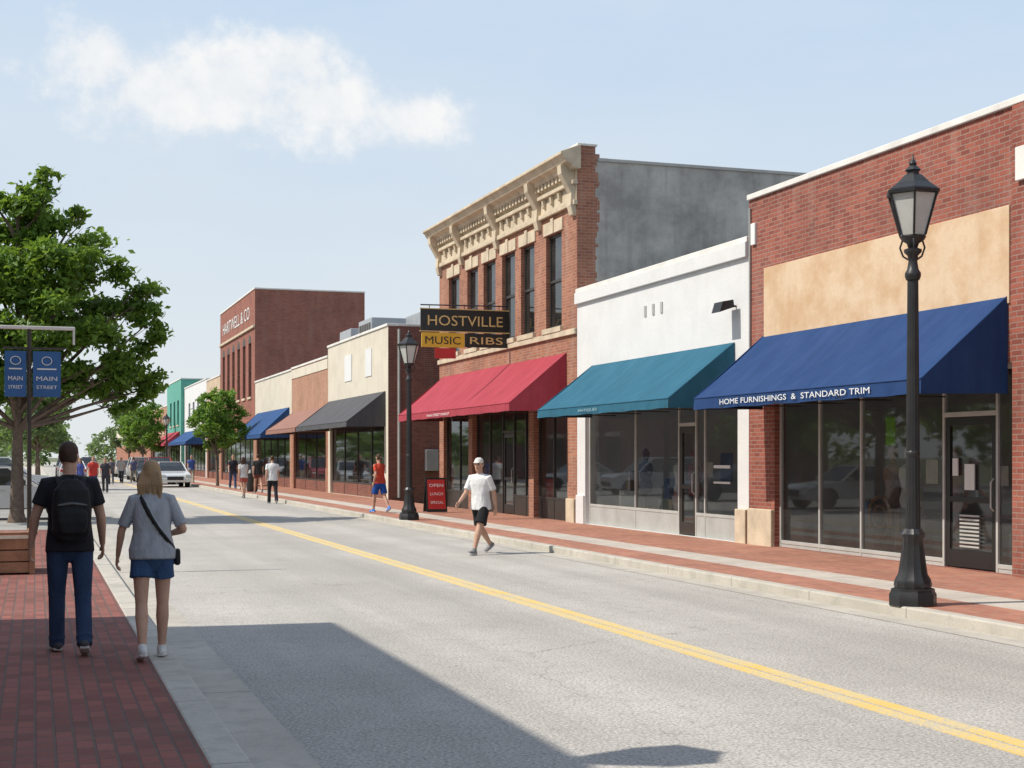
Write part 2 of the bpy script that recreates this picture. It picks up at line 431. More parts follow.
def store(g, y0, y1, z0, z1, mull, frame='alu', bulk=.35, bulkmat='greypaint', door=None, doormat='blackdoor', X=FX, rail=None, glassm='glass', room=4.0, seed=1, items=True, ceiling=True):
    xa = X+.10; xb = X+.17; xg = X+.135; fw = .045
    def solid(a, b, c, d, m=frame, part='frame', x0=xa, x1=xb): g.box(part, m, x0, x1, a, b, c, d, .004)
    edges = [y0]+[m for m in mull]+[y1]
    solid(y0, y1, z1-.07, z1); 
    for e in edges:
        a = min(max(e-fw/2, y0), y1-fw); solid(a, a+fw, z0, z1-.07)
    for i in range(len(edges)-1):
        a, b = edges[i]+fw/2, edges[i+1]-fw/2
        if door and abs((a+b)/2-(door[0]+door[1])/2) < .25:
            dt = door[2]; dx = X+.12
            solid(a, b, dt, dt+.07)
            g.quad('glazing', glassm, (xg,a,dt+.07), (xg,b,dt+.07), (xg,b,z1-.07), (xg,a,z1-.07))
            w = .11
            for (p, q, r, s_) in ((a+.01,a+w,z0+.02,dt-.01),(b-w,b-.01,z0+.02,dt-.01),(a+w,b-w,dt-.13,dt-.01),(a+w,b-w,z0+.02,z0+.27),(a+w,b-w,z0+.95,z0+1.03)):
                g.box('door_leaf', doormat, dx, dx+.05, p, q, r, s_, .003)
            g.quad('door_glass', 'glassup', (dx+.025,a+w,z0+.27), (dx+.025,b-w,z0+.27), (dx+.025,b-w,dt-.13), (dx+.025,a+w,dt-.13))
            g.tube('door_handle', 'alu', [(dx-.01,a+w*.5,z0+.85),(dx-.06,a+w*.5,z0+.9),(dx-.06,a+w*.5,z0+1.25),(dx-.01,a+w*.5,z0+1.3)], [.013]*4, 6)
            continue
        if bulk > 0: solid(a, b, z0, z0+bulk, bulkmat, 'bulkhead', xa+.01, xb+.05)
        solid(a, b, z0+bulk, z0+bulk+.06)
        g.quad('glazing', glassm, (xg,a,z0+bulk+.06), (xg,b,z0+bulk+.06), (xg,b,z1-.07), (xg,a,z1-.07))
        if rail: solid(a, b, rail, rail+.04)
    x0 = X+.23; x1 = X+room; t=.05
    g.box('interior', 'intf', x0, x1, y0-.3, y1+.3, z0-.06, z0-.01)
    g.box('interior', 'int', x1, x1+t, y0-.3, y1+.3, z0, z1+.3)
    g.box('interior', 'int', x0, x1, y0-.35, y0-.3, z0, z1+.3)
    g.box('interior', 'int', x0, x1, y1+.3, y1+.35, z0, z1+.3)
    if ceiling: g.box('interior', 'int', x0, x1, y0-.3, y1+.3, z1+.3, z1+.35)
    if items:
        rd = random.Random(seed); y = y0+.2; NG = len(GOODS)
        yy = y0+.2
        while yy < y1+.1:
            k = rd.random()
            if k < .2: g.box('back_door', 'intd', x1-.03, x1-.002, yy, yy+.85, z0, z0+2.05)
            elif k < .85:
                hh = rd.uniform(.4,.9); g.box('picture', GOODS[rd.randrange(NG)], x1-.04, x1-.002, yy, yy+rd.uniform(.3,.8), z0+1.2, z0+1.2+hh)
            yy += rd.uniform(.8,1.4)
        while y < y1-.5:
            w = rd.uniform(.5,1.1); dd = rd.uniform(.12,room*.45); h = rd.uniform(.8,1.7)
            g.box('display', rd.choice(['wood','poster','intd','intd']), x0+dd, x0+dd+.4, y, y+w, z0, z0+h*.5, .01)
            for k in range(rd.randint(4,7)):
                yy = y+rd.uniform(0,w-.15); hh = rd.uniform(.1,.5)
                if rd.random() < .5: g.box('goods', GOODS[rd.randrange(NG)], x0+dd+.06, x0+dd+.25, yy, yy+rd.uniform(.08,.25), z0+h*.5+.002, z0+h*.5+hh, .008)
                else:
                    q = z0+h*.5+.002; r_ = rd.uniform(.04,.1)
                    g.lathe('vases', GOODS[rd.randrange(NG)], x0+dd+.2, yy+.08, [(r_*.6,q),(r_,q+hh*.35),(r_*.45,q+hh*.75),(r_*.6,q+hh)], 10)
            if rd.random() < .8:
                xs = x1-rd.uniform(.4,1.8)
                g.box('shelf_side', 'wood', xs, xs+.38, y-.03, y, z0, z0+2.1); g.box('shelf_side', 'wood', xs, xs+.38, y+w, y+w+.03, z0, z0+2.1)
                for q in range(5):
                    g.box('shelf', 'wood', xs, xs+.38, y, y+w, z0+.1+q*.45, z0+.13+q*.45)
                    for k in range(6):
                        yy = y+rd.uniform(0,w-.14)
                        g.box('goods', GOODS[rd.randrange(NG)], xs+.05, xs+rd.uniform(.15,.3), yy, yy+rd.uniform(.06,.14), z0+.132+q*.45, z0+.13+q*.45+rd.uniform(.12,.34))
            if rd.random() < .3:
                g.box('window_poster', GOODS[rd.choice((0,3,4))], xg+.02, xg+.024, y+.1, y+.1+rd.uniform(.2,.4), z0+1.2, z0+1.2+rd.uniform(.25,.5))
            y += w+rd.uniform(.15,.6)

def mannequin(g, mat, x, y, z):
    prof = [(.02,z),(.02,z+.75),(.13,z+.78),(.16,z+.9),(.12,z+1.08),(.17,z+1.3),(.16,z+1.42),(.05,z+1.5),(.045,z+1.55),(.08,z+1.62),(.085,z+1.7),(.03,z+1.8)]
    g.lathe('mannequin', mat, x, y, prof, 14)

def awning(name, mat, y0, y1, ztop, zfront, xf, valance=.2, ribs=5, X=FX, frame='bronze', sg=.012):
    g = Grp(name, (X, (y0+y1)/2, zfront))
    xw = X-.012; zs = zfront+valance; n = ribs*8; k = 6
    vs = []; fs = []
    for i in range(n+1):
        y = y0+(y1-y0)*i/n; ph = (i % 8)/8.0
        for j in range(k+1):
            t = j/k; sag = sg*math.sin(math.pi*ph)*math.sin(math.pi*t)
            sag += .03*math.sin(math.pi*t)+.008*math.sin(y*3.1+t*4)*math.sin(math.pi*t)
            vs.append((xw+(xf-xw)*t, y, ztop+(zs-ztop)*t-sag))
    for i in range(n):
        for j in range(k):
            a = i*(k+1)+j
            fs.append((a, a+1, a+k+2, a+k+1))
    g.add('canopy', mat, vs, fs, 0, True)
    vs = []; fs = []
    for i in range(n+1):
        y = y0+(y1-y0)*i/n; w = .012*math.sin(i*1.7)+.006*math.sin(i*.6)
        vs += [(xf-.002, y, zs-.001), (xf-.004+w*.4, y, zs-valance*.5), (xf-.004+w, y, zfront+.006*math.sin(i*.9))]
    for i in range(n):
        a = i*3; fs += [(a, a+1, a+4, a+3), (a+1, a+2, a+5, a+4)]
    g.add('valance', mat, vs, fs, 0, True)
    for y in (y0, y1):
        g.add('end_panel', mat, [(xw,y,ztop-.01), (xf+.003,y,zs), (xf+.003,y,zfront), (xw,y,zfront+.02)], [(0,1,2,3)])
    g.tube('seam', mat, [(xf-.006,y0,zs),(xf-.006,y1,zs)], [.010,.010], 6)
    for y in (y0+.004, y1-.004): g.tube('seam', mat, [(xw,y,ztop+.002),(xf,y,zs+.002)], [.008,.008], 5)
    g.tube('front_bar', frame, [(xf+.02,y0+.02,zfront+.03),(xf+.02,y1-.02,zfront+.03)], [.015,.015], 6)
    for i in range(ribs+1):
        y = y0+.02+(y1-y0-.04)*i/ribs
        g.tube('rib', frame, [(xw-.01,y,zfront+.03),(xf+.03,y,zfront+.03)], [.012,.012], 6)
    return g

# ------------------------------------------------------------------ Building A
z0 = .12
g = Grp('brick_storefront_building', (FX, 19, 0))
yA0, yA1, HA = 4.0, 23.5, 6.45
facade(g, 'brickA', yA0, yA1, -.1, HA, [(16.02, 22.55, z0, 3.0), (6.0, 14.9, z0, 3.0)])
shell(g, 'brickA', yA0, yA1, HA, D=15, roof_fill_opening=True)
g.box('plaster_band', 'tanplaster', FX-.025, FX+.0, 16.08, 22.9, 3.8, 5.13, .006)
g.box('pier_base', 'stone', FX-.07, FX+.05, 22.56, 23.45, .1, .78, .015)
g.box('pier', 'brickA', FX-.05, FX-.001, 15.2, 15.98, .12, 6.44)
g.box('wall_marker', 'cap', FX-.11, FX-.05, 15.55, 15.85, 5.4, 5.85, .01)
g.box('wall_marker', 'letw', FX-.05, FX-.001, 23.2, 23.36, 5.6, 6.0, .01)
store(g, 16.02, 22.55, z0, 3.0, [16.5, 17.72, 19.92, 21.2], door=(16.5,17.72,2.3), bulk=.06, bulkmat='alu', seed=5, frame='alu', ceiling=False, room=5.8)
store(g, 6.0, 14.9, z0, 3.0, [8, 10, 12, 13.5], bulk=.3, seed=9, items=False, ceiling=False, room=5.8)
g.box('poster', 'poster', FX+.10, FX+.118, 17.0, 17.22, 1.25, 1.62)
g.box('poster', 'poster', FX+.10, FX+.118, 17.38, 17.5, 1.45, 1.7)
for i in range(9): g.box('vent_slats', 'alu', FX+.09, FX+.112, 16.88, 17.32, .43+i*.055, .455+i*.055)
g.box('open_sign', 'neon', FX+.22, FX+.25, 19.15, 19.4, 1.9, 2.35, .02)
g.box('bench_frame', 'bronze', FX+.6, FX+.9, 18.9, 19.6, .5, .9, .02)
mannequin(g, 'poster', FX+.8, 19.6, z0); mannequin(g, 'wood', FX+1.1, 20.5, z0); mannequin(g, 'redp', FX+.9, 18.5, z0)
for rr in (.34, .30, .18):
    pts = [(FX+.5, 20.0+rr*math.cos(a/16*6.2832), .75+rr*math.sin(a/16*6.2832)) for a in range(17)]
    g.tube('hoop_display', 'wood', pts, [.012]*17, 5)
g.tube('conduit', 'capd', [(FX-.03,23.42,6.3),(FX-.03,23.42,3.0)], [.02,.02], 6)
g.finish()
a = awning('blue_awning', 'blue', 16.12, 22.95, 3.9, 2.56, 11.12, .2, 5)
a.text('lettering', 'letw', 'HOME FURNISHINGS  &  STANDARD TRIM', (11.085, 21.9, 2.615), (0,-1,0), (0,0,1), .13, width=4.6)
a.finish()

# ------------------------------------------------------------------ Building B (white)
g = Grp('white_storefront_building', (FX, 28, 0))
y0_, y1_, HB = 23.51, 32.28, 5.70
facade(g, 'white', y0_, y1_, -.1, HB, [(23.95, 31.75, z0, 3.0)])
shell(g, 'white', y0_, y1_, HB, D=15, sidemat='white', roof_fill_opening=True)
g.box('cornice', 'white', FX-.08, FX-.001, y0_, y1_, 5.42, 5.699, .01)
for i in range(3): g.box('vent', 'capd', FX-.02, FX-.001, 27.3+i*.42, 27.40+i*.42, 4.75, 4.98)
g.box('pier_base', 'stone', FX-.08, FX+.02, 23.52, 23.93, .1, .75, .015)
g.box('pier_base', 'white', FX-.05, FX+.02, 31.77, 32.27, .1, .8, .015)
store(g, 23.95, 31.75, z0, 3.0, [25.55, 25.95, 26.75, 29.0], bulk=.42, door=(25.95,26.75,2.35), doormat='bronze', seed=11, frame='alu', ceiling=False, room=5.2)
g.box('stencil', 'poster', FX+.125, FX+.13, 24.5, 25.2, 1.5, 1.56); g.box('stencil', 'poster', FX+.125, FX+.13, 24.5, 25.2, 1.2, 1.24)
g.box('stencil', 'navyp', FX+.22, FX+.24, 24.6, 25.1, 1.25, 1.8, .02)
mannequin(g, 'poster', FX+.8, 28.1, z0); mannequin(g, 'navyp', FX+.9, 30.2, z0); mannequin(g, 'redp', FX+.8, 27.4, z0)
g.tube('flood_light', 'black', [(FX,24.0,4.55),(FX-.18,24.0,4.58),(FX-.22,24.0,4.5)], [.02,.02,.02], 6)
g.prism_y('flood_light', 'black', [(FX-.42,4.42),(FX-.12,4.52),(FX-.14,4.66),(FX-.36,4.62)], 23.85, 24.2, .01)
g.finish()
a = awning('teal_awning', 'teal', 24.05, 31.25, 3.88, 2.63, 11.12, .18, 5)
a.text('lettering', 'letf', 'ANTIQUES', (11.085, 28.6, 2.69), (0,-1,0), (0,0,1), .08, width=1.1)
a.finish()

# ------------------------------------------------------------------ Building C (two-storey)
g = Grp('two_storey_brick_building', (FX, 38.5, 0))
y0_, y1_ = 32.3, 44.7
wins = [(33.35,34.5),(35.4,36.5),(37.0,38.15),(38.75,39.9),(40.45,41.55),(42.4,43.6)]
facade(g, 'brickC', y0_, y1_, 3.4, 9.0, [(a_, b_, 5.0, 7.4) for a_, b_ in wins], depth=.2)
facade(g, 'brickC', y0_, y1_, -.1, 3.399, [(32.95, 44.2, z0, 3.35)], depth=.25)
g.box('side_wall_quoin', 'brickC', FX+.003, FX+.48, y0_-.012, y0_+.25, -.1, 9.30)
zz = 0.2; rq = random.Random(2)
while zz < 9.1:
    hq = .075*rq.choice((1,1,2,3)); wq = rq.choice((0,0,.04,.08,.11))
    if wq > 0: g.box('side_wall_quoin', 'brickC', FX+.48, FX+.48+wq, y0_-.010, y0_+.1, zz, zz+hq)
    zz += hq+.001
g.box('side_wall', 'greystucco', FX+.48, FX+20, y0_, y0_+.25, -.1, 8.95)
g.box('side_wall', 'brickD', FX+.003, FX+20, y1_-.25, y1_, -.1, 8.95)
g.box('back_wall', 'brickD', FX+19.7, FX+19.99, y0_+.25, y1_-.25, -.1, 8.9)
g.box('roof', 'roof', FX+.3, FX+19.7, y0_+.25, y1_-.25, 8.3, 8.45)
g.box('parapet', 'brickC', FX+.001, FX+.3, y0_+.25, y1_-.25, 8.3, 9.29)
g.box('coping', 'capd', FX+.54, FX+20, y0_-.04, y0_+.29, 8.951, 9.03, .01)
g.box('coping', 'cap', FX+.0, FX+.52, y0_-.05, y1_+.02, 9.301, 9.36, .01)
def trim(z_a, z_b, pr, part='cornice', m='stone', ya=None, yb=None, bev=.012): g.box(part, m, FX-pr, FX-.0005, (ya if ya is not None else y0_-pr*.6), (yb if yb is not None else y1_+.05), z_a, z_b, bev)
trim(7.86, 7.98, .10); trim(7.985, 8.35, .03, 'frieze'); trim(8.352, 8.45, .14)
g.prism_y('cornice', 'stone', [(FX-.0,8.70),(FX-.20,8.70),(FX-.24,8.80),(FX-.38,8.84),(FX-.46,8.98),(FX-.52,9.01),(FX-.52,9.08),(FX,9.28)], y0_-.28, y1_+.2, .006)
trim(8.452, 8.70, .05, 'frieze')
yy = y0_+.15
while yy < y1_-.1:
    g.box('dentil', 'stone', FX-.18, FX-.051, yy, yy+.13, 8.55, 8.699, .006); yy += .26
def bracket(yc, w=.26, zb=7.6):
    g.prism_y('bracket', 'stone', [(FX-.001,zb),(FX-.10,zb+.02),(FX-.16,zb+.25),(FX-.14,zb+.55),(FX-.28,zb+.8),(FX-.40,zb+1.0),(FX-.42,8.82),(FX-.001,8.82)], yc-w/2, yc+w/2, .01)
for yc in (32.45, 34.95, 38.45, 41.98, 44.5): bracket(yc)
yy = 33.3
while yy < 44.3:
    if all(abs(yy-q) > .35 for q in (34.95,38.45,41.98)):
        g.prism_y('small_bracket', 'stone', [(FX-.04,8.1),(FX-.1,8.14),(FX-.13,8.3),(FX-.04,8.34)], yy-.06, yy+.06)
    yy += .58
g.box('string_course', 'stone', FX-.07, FX-.0005, y0_, y1_, 4.72, 4.86, .01)
for a_, b_ in wins:
    g.box('lintel', 'stone', FX-.04, FX+.02, a_-.12, b_+.12, 7.402, 7.72, .01)
    g.box('keystone', 'stone', FX-.07, FX-.041, (a_+b_)/2-.1, (a_+b_)/2+.1, 7.39, 7.78, .01)
    g.box('sill', 'stone', FX-.09, FX+.1, a_-.1, b_+.1, 4.862, 4.998, .01)
    xw = FX+.13
    g.box('sash', 'bronze', xw-.03, xw+.05, a_, a_+.07, 5.0, 7.4); g.box('sash', 'bronze', xw-.03, xw+.05, b_-.07, b_, 5.0, 7.4)
    g.box('sash', 'bronze', xw-.03, xw+.05, a_+.07, b_-.07, 7.32, 7.4); g.box('sash', 'bronze', xw-.03, xw+.05, a_+.07, b_-.07, 5.0, 5.08)
    g.box('sash', 'bronze', xw-.04, xw+.04, a_+.07, b_-.07, 6.17, 6.24)
    g.quad('pane', 'glassup', (xw,a_+.05,5.05), (xw,b_-.05,5.05), (xw,b_-.05,7.36), (xw,a_+.05,7.36))
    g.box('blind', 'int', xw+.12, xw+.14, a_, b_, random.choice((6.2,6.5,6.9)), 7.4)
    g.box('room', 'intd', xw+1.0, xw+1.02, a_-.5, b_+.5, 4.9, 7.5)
g.box('floor', 'intd', FX+.26, FX+5, y0_+.3, y1_-.3, 4.0, 4.1)
for yc in (32.63, 44.45): g.box('pier_base', 'stone', FX-.08, FX+.02, yc-.3, yc+.25, .1, .7, .015)
g.box('pier_brick', 'brickC', FX-.04, FX+.2, 35.35, 35.75, .12, 3.34)
g.box('pier_brick', 'brickC', FX-.04, FX+.2, 40.9, 41.3, .12, 3.34)
store(g, 32.95, 35.35, z0, 3.3, [34.2], frame='bronze', bulk=.5, bulkmat='bronze', seed=21, glassm='glassup')
store(g, 35.75, 40.9, z0, 3.3, [36.4, 37.4, 38.4, 39.6], frame='bronze', bulk=.5, bulkmat='bronze', door=(37.4,38.4,2.4), seed=23, glassm='glassup')
store(g, 41.3, 44.2, z0, 3.3, [42.7], frame='bronze', bulk=.5, bulkmat='bronze', seed=24, glassm='glassup')
g.finish()
a = awning('red_awning', 'red', 33.0, 44.2, 4.3, 2.85, 11.0, .2, 7, sg=.03)
a.text('lettering', 'letw', 'MAIN STREET MARKET', (10.965, 40.6, 2.9), (0,-1,0), (0,0,1), .10, width=2.4)
a.finish()
g = Grp('projecting_shop_sign', (11.3, 37.5, 5.2))
g.box('upper_board', 'signb', 9.95, 12.49, 37.48, 37.52, 5.17, 5.76, .006)
g.box('board_trim', 'letg', 9.93, 12.50, 37.475, 37.525, 5.76, 5.785); g.box('board_trim', 'letg', 9.93, 12.50, 37.475, 37.525, 5.145, 5.168)
g.box('lower_board_yellow', 'signy', 9.98, 11.2, 37.48, 37.52, 4.72, 5.12, .006)
g.box('lower_board_black', 'signb', 11.21, 12.49, 37.48, 37.52, 4.74, 5.12, .006)
g.box('lower_board_red', 'signr', 10.35, 10.95, 37.485, 37.515, 4.42, 4.70, .006)
g.text('letters', 'letg', 'HOSTVILLE', (10.15, 37.47, 5.32), (1,0,0), (0,0,1), .40, width=2.15)
g.text('letters_black', 'signb', 'MUSIC', (10.08, 37.47, 4.81), (1,0,0), (0,0,1), .3, width=1.0)
g.text('letters', 'letg', 'RIBS', (11.35, 37.47, 4.83), (1,0,0), (0,0,1), .28, width=.95)
g.tube('bracket', 'black', [(12.5,37.5,5.9),(9.95,37.5,5.87)], [.018,.018], 8)
for x in (10.2,11.2,12.2): g.tube('hanger', 'black', [(x,37.5,5.88),(x,37.5,5.7)], [.01,.01], 6)
g.finish()

# ------------------------------------------------------------------ further buildings
def simple(name, mat, y0, y1, H, lower='brickC', holes=None, cap='cap', D=14, upper_z=3.3, side=None, sf=True, frame='bronze', seed=1, bulk=.5, winmat=None, X=FX):
    g = Grp(name, (X, (y0+y1)/2, 0)); holes = holes or []
    facade(g, mat, y0, y1, upper_z, H, holes, X=X)
    if sf:
        facade(g, lower, y0, y1, -.1, upper_z-.001, [(y0+.6, y1-.5, z0, 3.1)], X=X, part='lower_wall')
        n = max(2, int((y1-y0-1)/2.2)); ms = [y0+.6+(y1-y0-1.1)*i/n for i in range(1, n)]
        store(g, y0+.6, y1-.5, z0, 3.1, ms, frame=frame, bulk=bulk, door=None, seed=seed, bulkmat='brickD', items=y0 < 80, X=X, glassm='glassup')
    else: facade(g, lower, y0, y1, -.1, upper_z-.001, [], X=X, part='lower_wall')
    shell(g, mat, y0, y1, H, D=D, sidemat=side, cap=cap, X=X)
    for a_, b_, c_, d_ in holes:
        xw = X+.13
        g.quad('pane', 'glassup', (xw,a_,c_), (xw,b_,c_), (xw,b_,d_), (xw,a_,d_))
        g.box('sash', winmat or 'bronze', xw-.03, xw-.001, a_, b_, (c_+d_)/2-.04, (c_+d_)/2+.04)
        g.box('sash', winmat or 'bronze', xw-.03, xw-.001, (a_+b_)/2-.03, (a_+b_)/2+.03, c_, (c_+d_)/2-.04)
        g.box('sill', 'stone', X-.08, X+.05, a_-.1, b_+.1, c_-.14, c_-.002, .01)
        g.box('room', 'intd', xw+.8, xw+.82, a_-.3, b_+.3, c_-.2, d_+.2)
    return g
g = simple('cream_storefront_building', 'cream', 51.8, 63.3, 6.62, lower='cream', side='brickD', seed=31)
g.box('panel', 'white', FX-.03, FX-.001, 54.5, 55.6, 4.9, 6.0, .01); g.box('panel', 'white', FX-.03, FX-.001, 58.2, 59.6, 4.9, 6.0, .01)
g.box('hvac_unit', 'hvac', FX+2.0, FX+3.6, 54, 57, 6.2, 7.5, .03); g.box('hvac_unit', 'hvac', FX+.9, FX+2.4, 58.5, 61, 6.2, 7.6, .03)
g.box('hvac_unit', 'hvac', FX+1.4, FX+2.6, 65, 67.5, 5.7, 7.7, .03)
for k in range(5): g.box('hvac_grille', 'intd', FX+.88, FX+.899, 58.7+k*.45, 59.0+k*.45, 6.7, 7.4)
g.lathe('vent_pipe', 'hvac', FX+3.2, 53.2, [(.2,6.2),(.2,7.5),(.3,7.5),(.3,7.7),(.05,7.85)], 14)
g.tube('downpipe', 'capd', [(FX+.4,51.74,6.5),(FX+.4,51.74,.2)], [.05,.05], 8)
g.box('meter_box', 'hvac', FX+1.4, FX+1.9, 51.6, 51.799, 1.2, 2.0, .02)
g.finish()
awning('charcoal_awning', 'charcoal', 52.2, 62.9, 4.2, 2.85, 11.0, .2, 6, sg=.03).finish()
g = simple('brick_shop_building', 'brickE', 63.31, 72.8, 6.2, lower='brickC', seed=33)
g.box('parapet_band', 'cream', FX-.03, FX-.001, 63.31, 72.8, 5.7, 6.15, .01)
g.finish()
awning('brown_awning', 'brown', 63.8, 72.3, 4.0, 2.85, 11.1, .2, 5).finish()
g = simple('cream_shop_building', 'cream', 72.81, 85.6, 6.15, lower='brickE', seed=35); g.finish()
awning('navy_awning', 'navy', 73.5, 84.5, 4.3, 2.7, 11.0, .2, 6).finish()
hs = []
for i in range(6):
    yc = 87.2+i*2.55; hs += [(yc, yc+1.25, 5.4, 8.7)]
g = simple('tall_brick_building', 'brickG', 85.7, 102.5, 11.8, lower='brickE', holes=hs, D=6.7, side='brickG', seed=37)
for i in range(6):
    yc = 87.2+i*2.55+.625
    g.prism_x('arch', 'intd', [(yc-.62,8.7)]+[(yc+.62*math.cos(a_), 8.7+.5*math.sin(a_)) for a_ in [math.pi*(1-k/8) for k in range(9)]][1:-1]+[(yc+.62,8.7)], FX-.01, FX+.0)
g.box('cornice', 'stone', FX-.12, FX-.001, 85.7, 102.5, 9.5, 9.65, .01)
g.text('roof_sign', 'letw', 'HARTWELL & CO', (FX-.03, 100.8, 10.2), (0,-1,0), (0,0,1), 1.1, width=13)
g.finish()
g = simple('tan_shop_building', 'tan2', 102.6, 111, 7.5, lower='brickE', seed=41, holes=[(104,105.2,4.3,6.2),(107.5,108.7,4.3,6.2)]); g.finish()
g = simple('white_shop_building', 'white', 111.1, 128, 7.7, lower='white', seed=43, holes=[(113+i*3.4,114.4+i*3.4,4.4,6.3) for i in range(4)]); g.finish()
awning('navy_awning', 'navy', 112, 127, 3.9, 2.7, 11.0, .2, 6).finish()
g = simple('green_shop_building', 'green', 128.1, 142, 8.6, lower='white', seed=45, holes=[(130+i*3.6,131.6+i*3.6,4.6,6.8) for i in range(3)], X=12.2); g.finish()
awning('red_awning', 'red', 129, 141, 4.0, 2.7, 10.8, .2, 6, X=12.2).finish()
g = simple('brick_shop_building', 'brickE', 142.1, 165, 6.8, lower='brickC', seed=47, holes=[(144+i*4,145.6+i*4,4.2,5.9) for i in range(5)]); g.finish()
g = simple('grey_warehouse', 'greypaint', 118, 165, 12.4, lower='greypaint', sf=False, D=30, X=22); g.finish()
g = simple('brick_shop_building', 'brickG', 168, 200, 7.5, lower='brickC', sf=False, holes=[(170+i*4,171.6+i*4,4.2,5.9) for i in range(7)], X=12.6); g.finish()
g = simple('cream_shop_building', 'cream', 200.1, 240, 6.5, lower='brickC', sf=False, X=12.6); g.finish()

def leftb(name, mat, y0, y1, H, xf, D):
    g = Grp(name, (xf, (y0+y1)/2, 0))
    g.box('walls', mat, xf-D, xf, y0, y1, -.1, H-.001)
    g.box('coping', 'cap', xf-D-.05, xf+.0, y0-.0, y1+.0, H, H+.1)
    y = y0+1
    while y < y1-3:
        g.box('shopfront', 'signb', xf-.1, xf+.02, y, y+2.4, .6, 3.0); g.box('frame', 'stone', xf-.1, xf+.04, y-.1, y+2.5, 3.01, 3.3)
        if H > 7: g.box('window', 'signb', xf-.1, xf+.02, y+.5, y+1.8, 4.8, 6.8); g.box('sill', 'stone', xf-.1, xf+.06, y+.4, y+1.9, 4.6, 4.79)
        y += 3.4
    g.finish()
leftb('corner_brick_building', 'brickC', -28, 15.1, 8.05, -4.0, 14)
leftb('brick_office_building', 'brickA', 80, 112, 7, -9, 14)
leftb('brick_office_building', 'brickC', 22, 72, 7, -30, 14)

# ------------------------------------------------------------------ street lamps
def lamp(x, y, z=.118):
    g = Grp('street_lamp', (x, y, z), local=True, scale=.94)
    g.lathe('base', 'black', 0, 0, [(.27,0),(.27,.13),(.25,.16),(.25,.19),(.22,.20)], 8, smooth=False, phase=.5)
    g.lathe('base', 'black', 0, 0, [(.20,.19),(.215,.24),(.20,.30),(.165,.36),(.145,.50),(.125,.66),(.115,.76),(.135,.79),(.14,.82),(.12,.85),(.10,.88)], 24, .07)
    g.lathe('shaft', 'black', 0, 0, [(.088,.86),(.082,1.2),(.062,3.75)], 28, .09)
    g.lathe('collar', 'black', 0, 0, [(.075,3.74),(.09,3.78),(.09,3.82),(.065,3.86),(.05,3.95),(.06,4.02),(.10,4.06),(.10,4.09),(.05,4.11)], 20)
    g.lathe('collar', 'black', 0, 0, [(.07,1.7),(.083,1.72),(.083,1.76),(.07,1.78)], 20)
    g.lathe('lantern_cup', 'black', 0, 0, [(.05,4.10),(.07,4.16),(.13,4.20),(.15,4.235),(.13,4.25)], 16)
    nb = 6
    rb, rt, zb, zt = .155, .295, 4.25, 4.72
    g.lathe('lantern_glass', 'frost', 0, 0, [(rb-.01,zb),(rt-.015,zt)], nb, smooth=False)
    for i in range(nb):
        a_ = 2*math.pi*i/nb; c, s_ = math.cos(a_), math.sin(a_)
        g.tube('lantern_rib', 'black', [(rb*c,rb*s_,zb),(rt*c,rt*s_,zt)], [.014,.014], 6)
        pts = [(.06*c,.06*s_,3.98),(.12*c,.12*s_,4.02),(.16*c,.16*s_,4.12),(.13*c,.13*s_,4.2)]
        if i % 2 == 0: g.tube('scroll', 'black', pts, [.012]*4, 6)
    g.lathe('lantern_rim', 'black', 0, 0, [(rt-.01,zt-.01),(rt+.03,zt),(rt+.035,zt+.035),(rt,zt+.05)], nb, smooth=False)
    g.lathe('lantern_roof', 'black', 0, 0, [(rt+.01,zt+.05),(.20,zt+.13),(.11,zt+.22),(.075,zt+.235),(.075,zt+.27),(.1,zt+.28),(.05,zt+.33)], nb, smooth=False)
    g.lathe('finial', 'black', 0, 0, [(.03,zt+.32),(.045,zt+.36),(.03,zt+.39),(.012,zt+.41),(.006,zt+.47)], 10)
    return g.finish()
lamp(9.0, 13.2); lamp(9.04, 35.2); lamp(9.25, 108)
lamp(-.42, 7.75, .12)

# ------------------------------------------------------------------ sign/banners, planter, a-frame
g = Grp('banner_pole_sign', (-.02, 22.0, .12))
px = -.08
g.tube('pole', 'bronze', [(px,22,.1),(px,22,3.6)], [.035,.03], 10)
g.box('cross_bar', 'cap', -.9, .56, 21.97, 22.03, 3.59, 3.64, .008); g.box('cross_bar_end', 'cap', .53, .56, 21.975, 22.025, 3.38, 3.589)
g.box('hanger', 'bronze', -.45, .42, 21.98, 22.02, 3.30, 3.33); 
for x0_, x1_ in ((-.42,-.12),(-.03,.36)):
    g.box('banner', 'banner', x0_, x1_, 21.985, 22.015, 2.6, 3.27, .004)
    g.box('banner_emblem', 'letw', x0_+.06, x1_-.06, 21.978, 21.984, 3.0, 3.02)
    g.text('banner_text', 'letw', 'MAIN', (x0_+.05,21.98,2.84), (1,0,0), (0,0,1), .09, width=x1_-x0_-.1)
    g.text('banner_text', 'letw', 'STREET', (x0_+.05,21.98,2.72), (1,0,0), (0,0,1), .07, width=x1_-x0_-.1)
    pts = [((x0_+x1_)/2+.07*math.cos(k/12*6.283), 21.975, 3.13+.06*math.sin(k/12*6.283)) for k in range(13)]
    g.tube('banner_emblem', 'letw', pts, [.006]*13, 4)
g.finish()
g = Grp('wooden_planter', (-.4, 21, .12))
for k in range(3): 
    g.box('planks', 'wood', -1.3, -.02, 20.5, 20.55, .14+k*.16, .285+k*.16, .008)
    g.box('planks', 'wood', -.07, -.02, 20.551, 21.5, .14+k*.16, .285+k*.16, .008)
g.box('posts', 'wood', -.075, .0, 20.47, 20.56, .12, .66, .008); g.box('posts', 'wood', -.075, .0, 21.47, 21.56, .12, .66, .008)
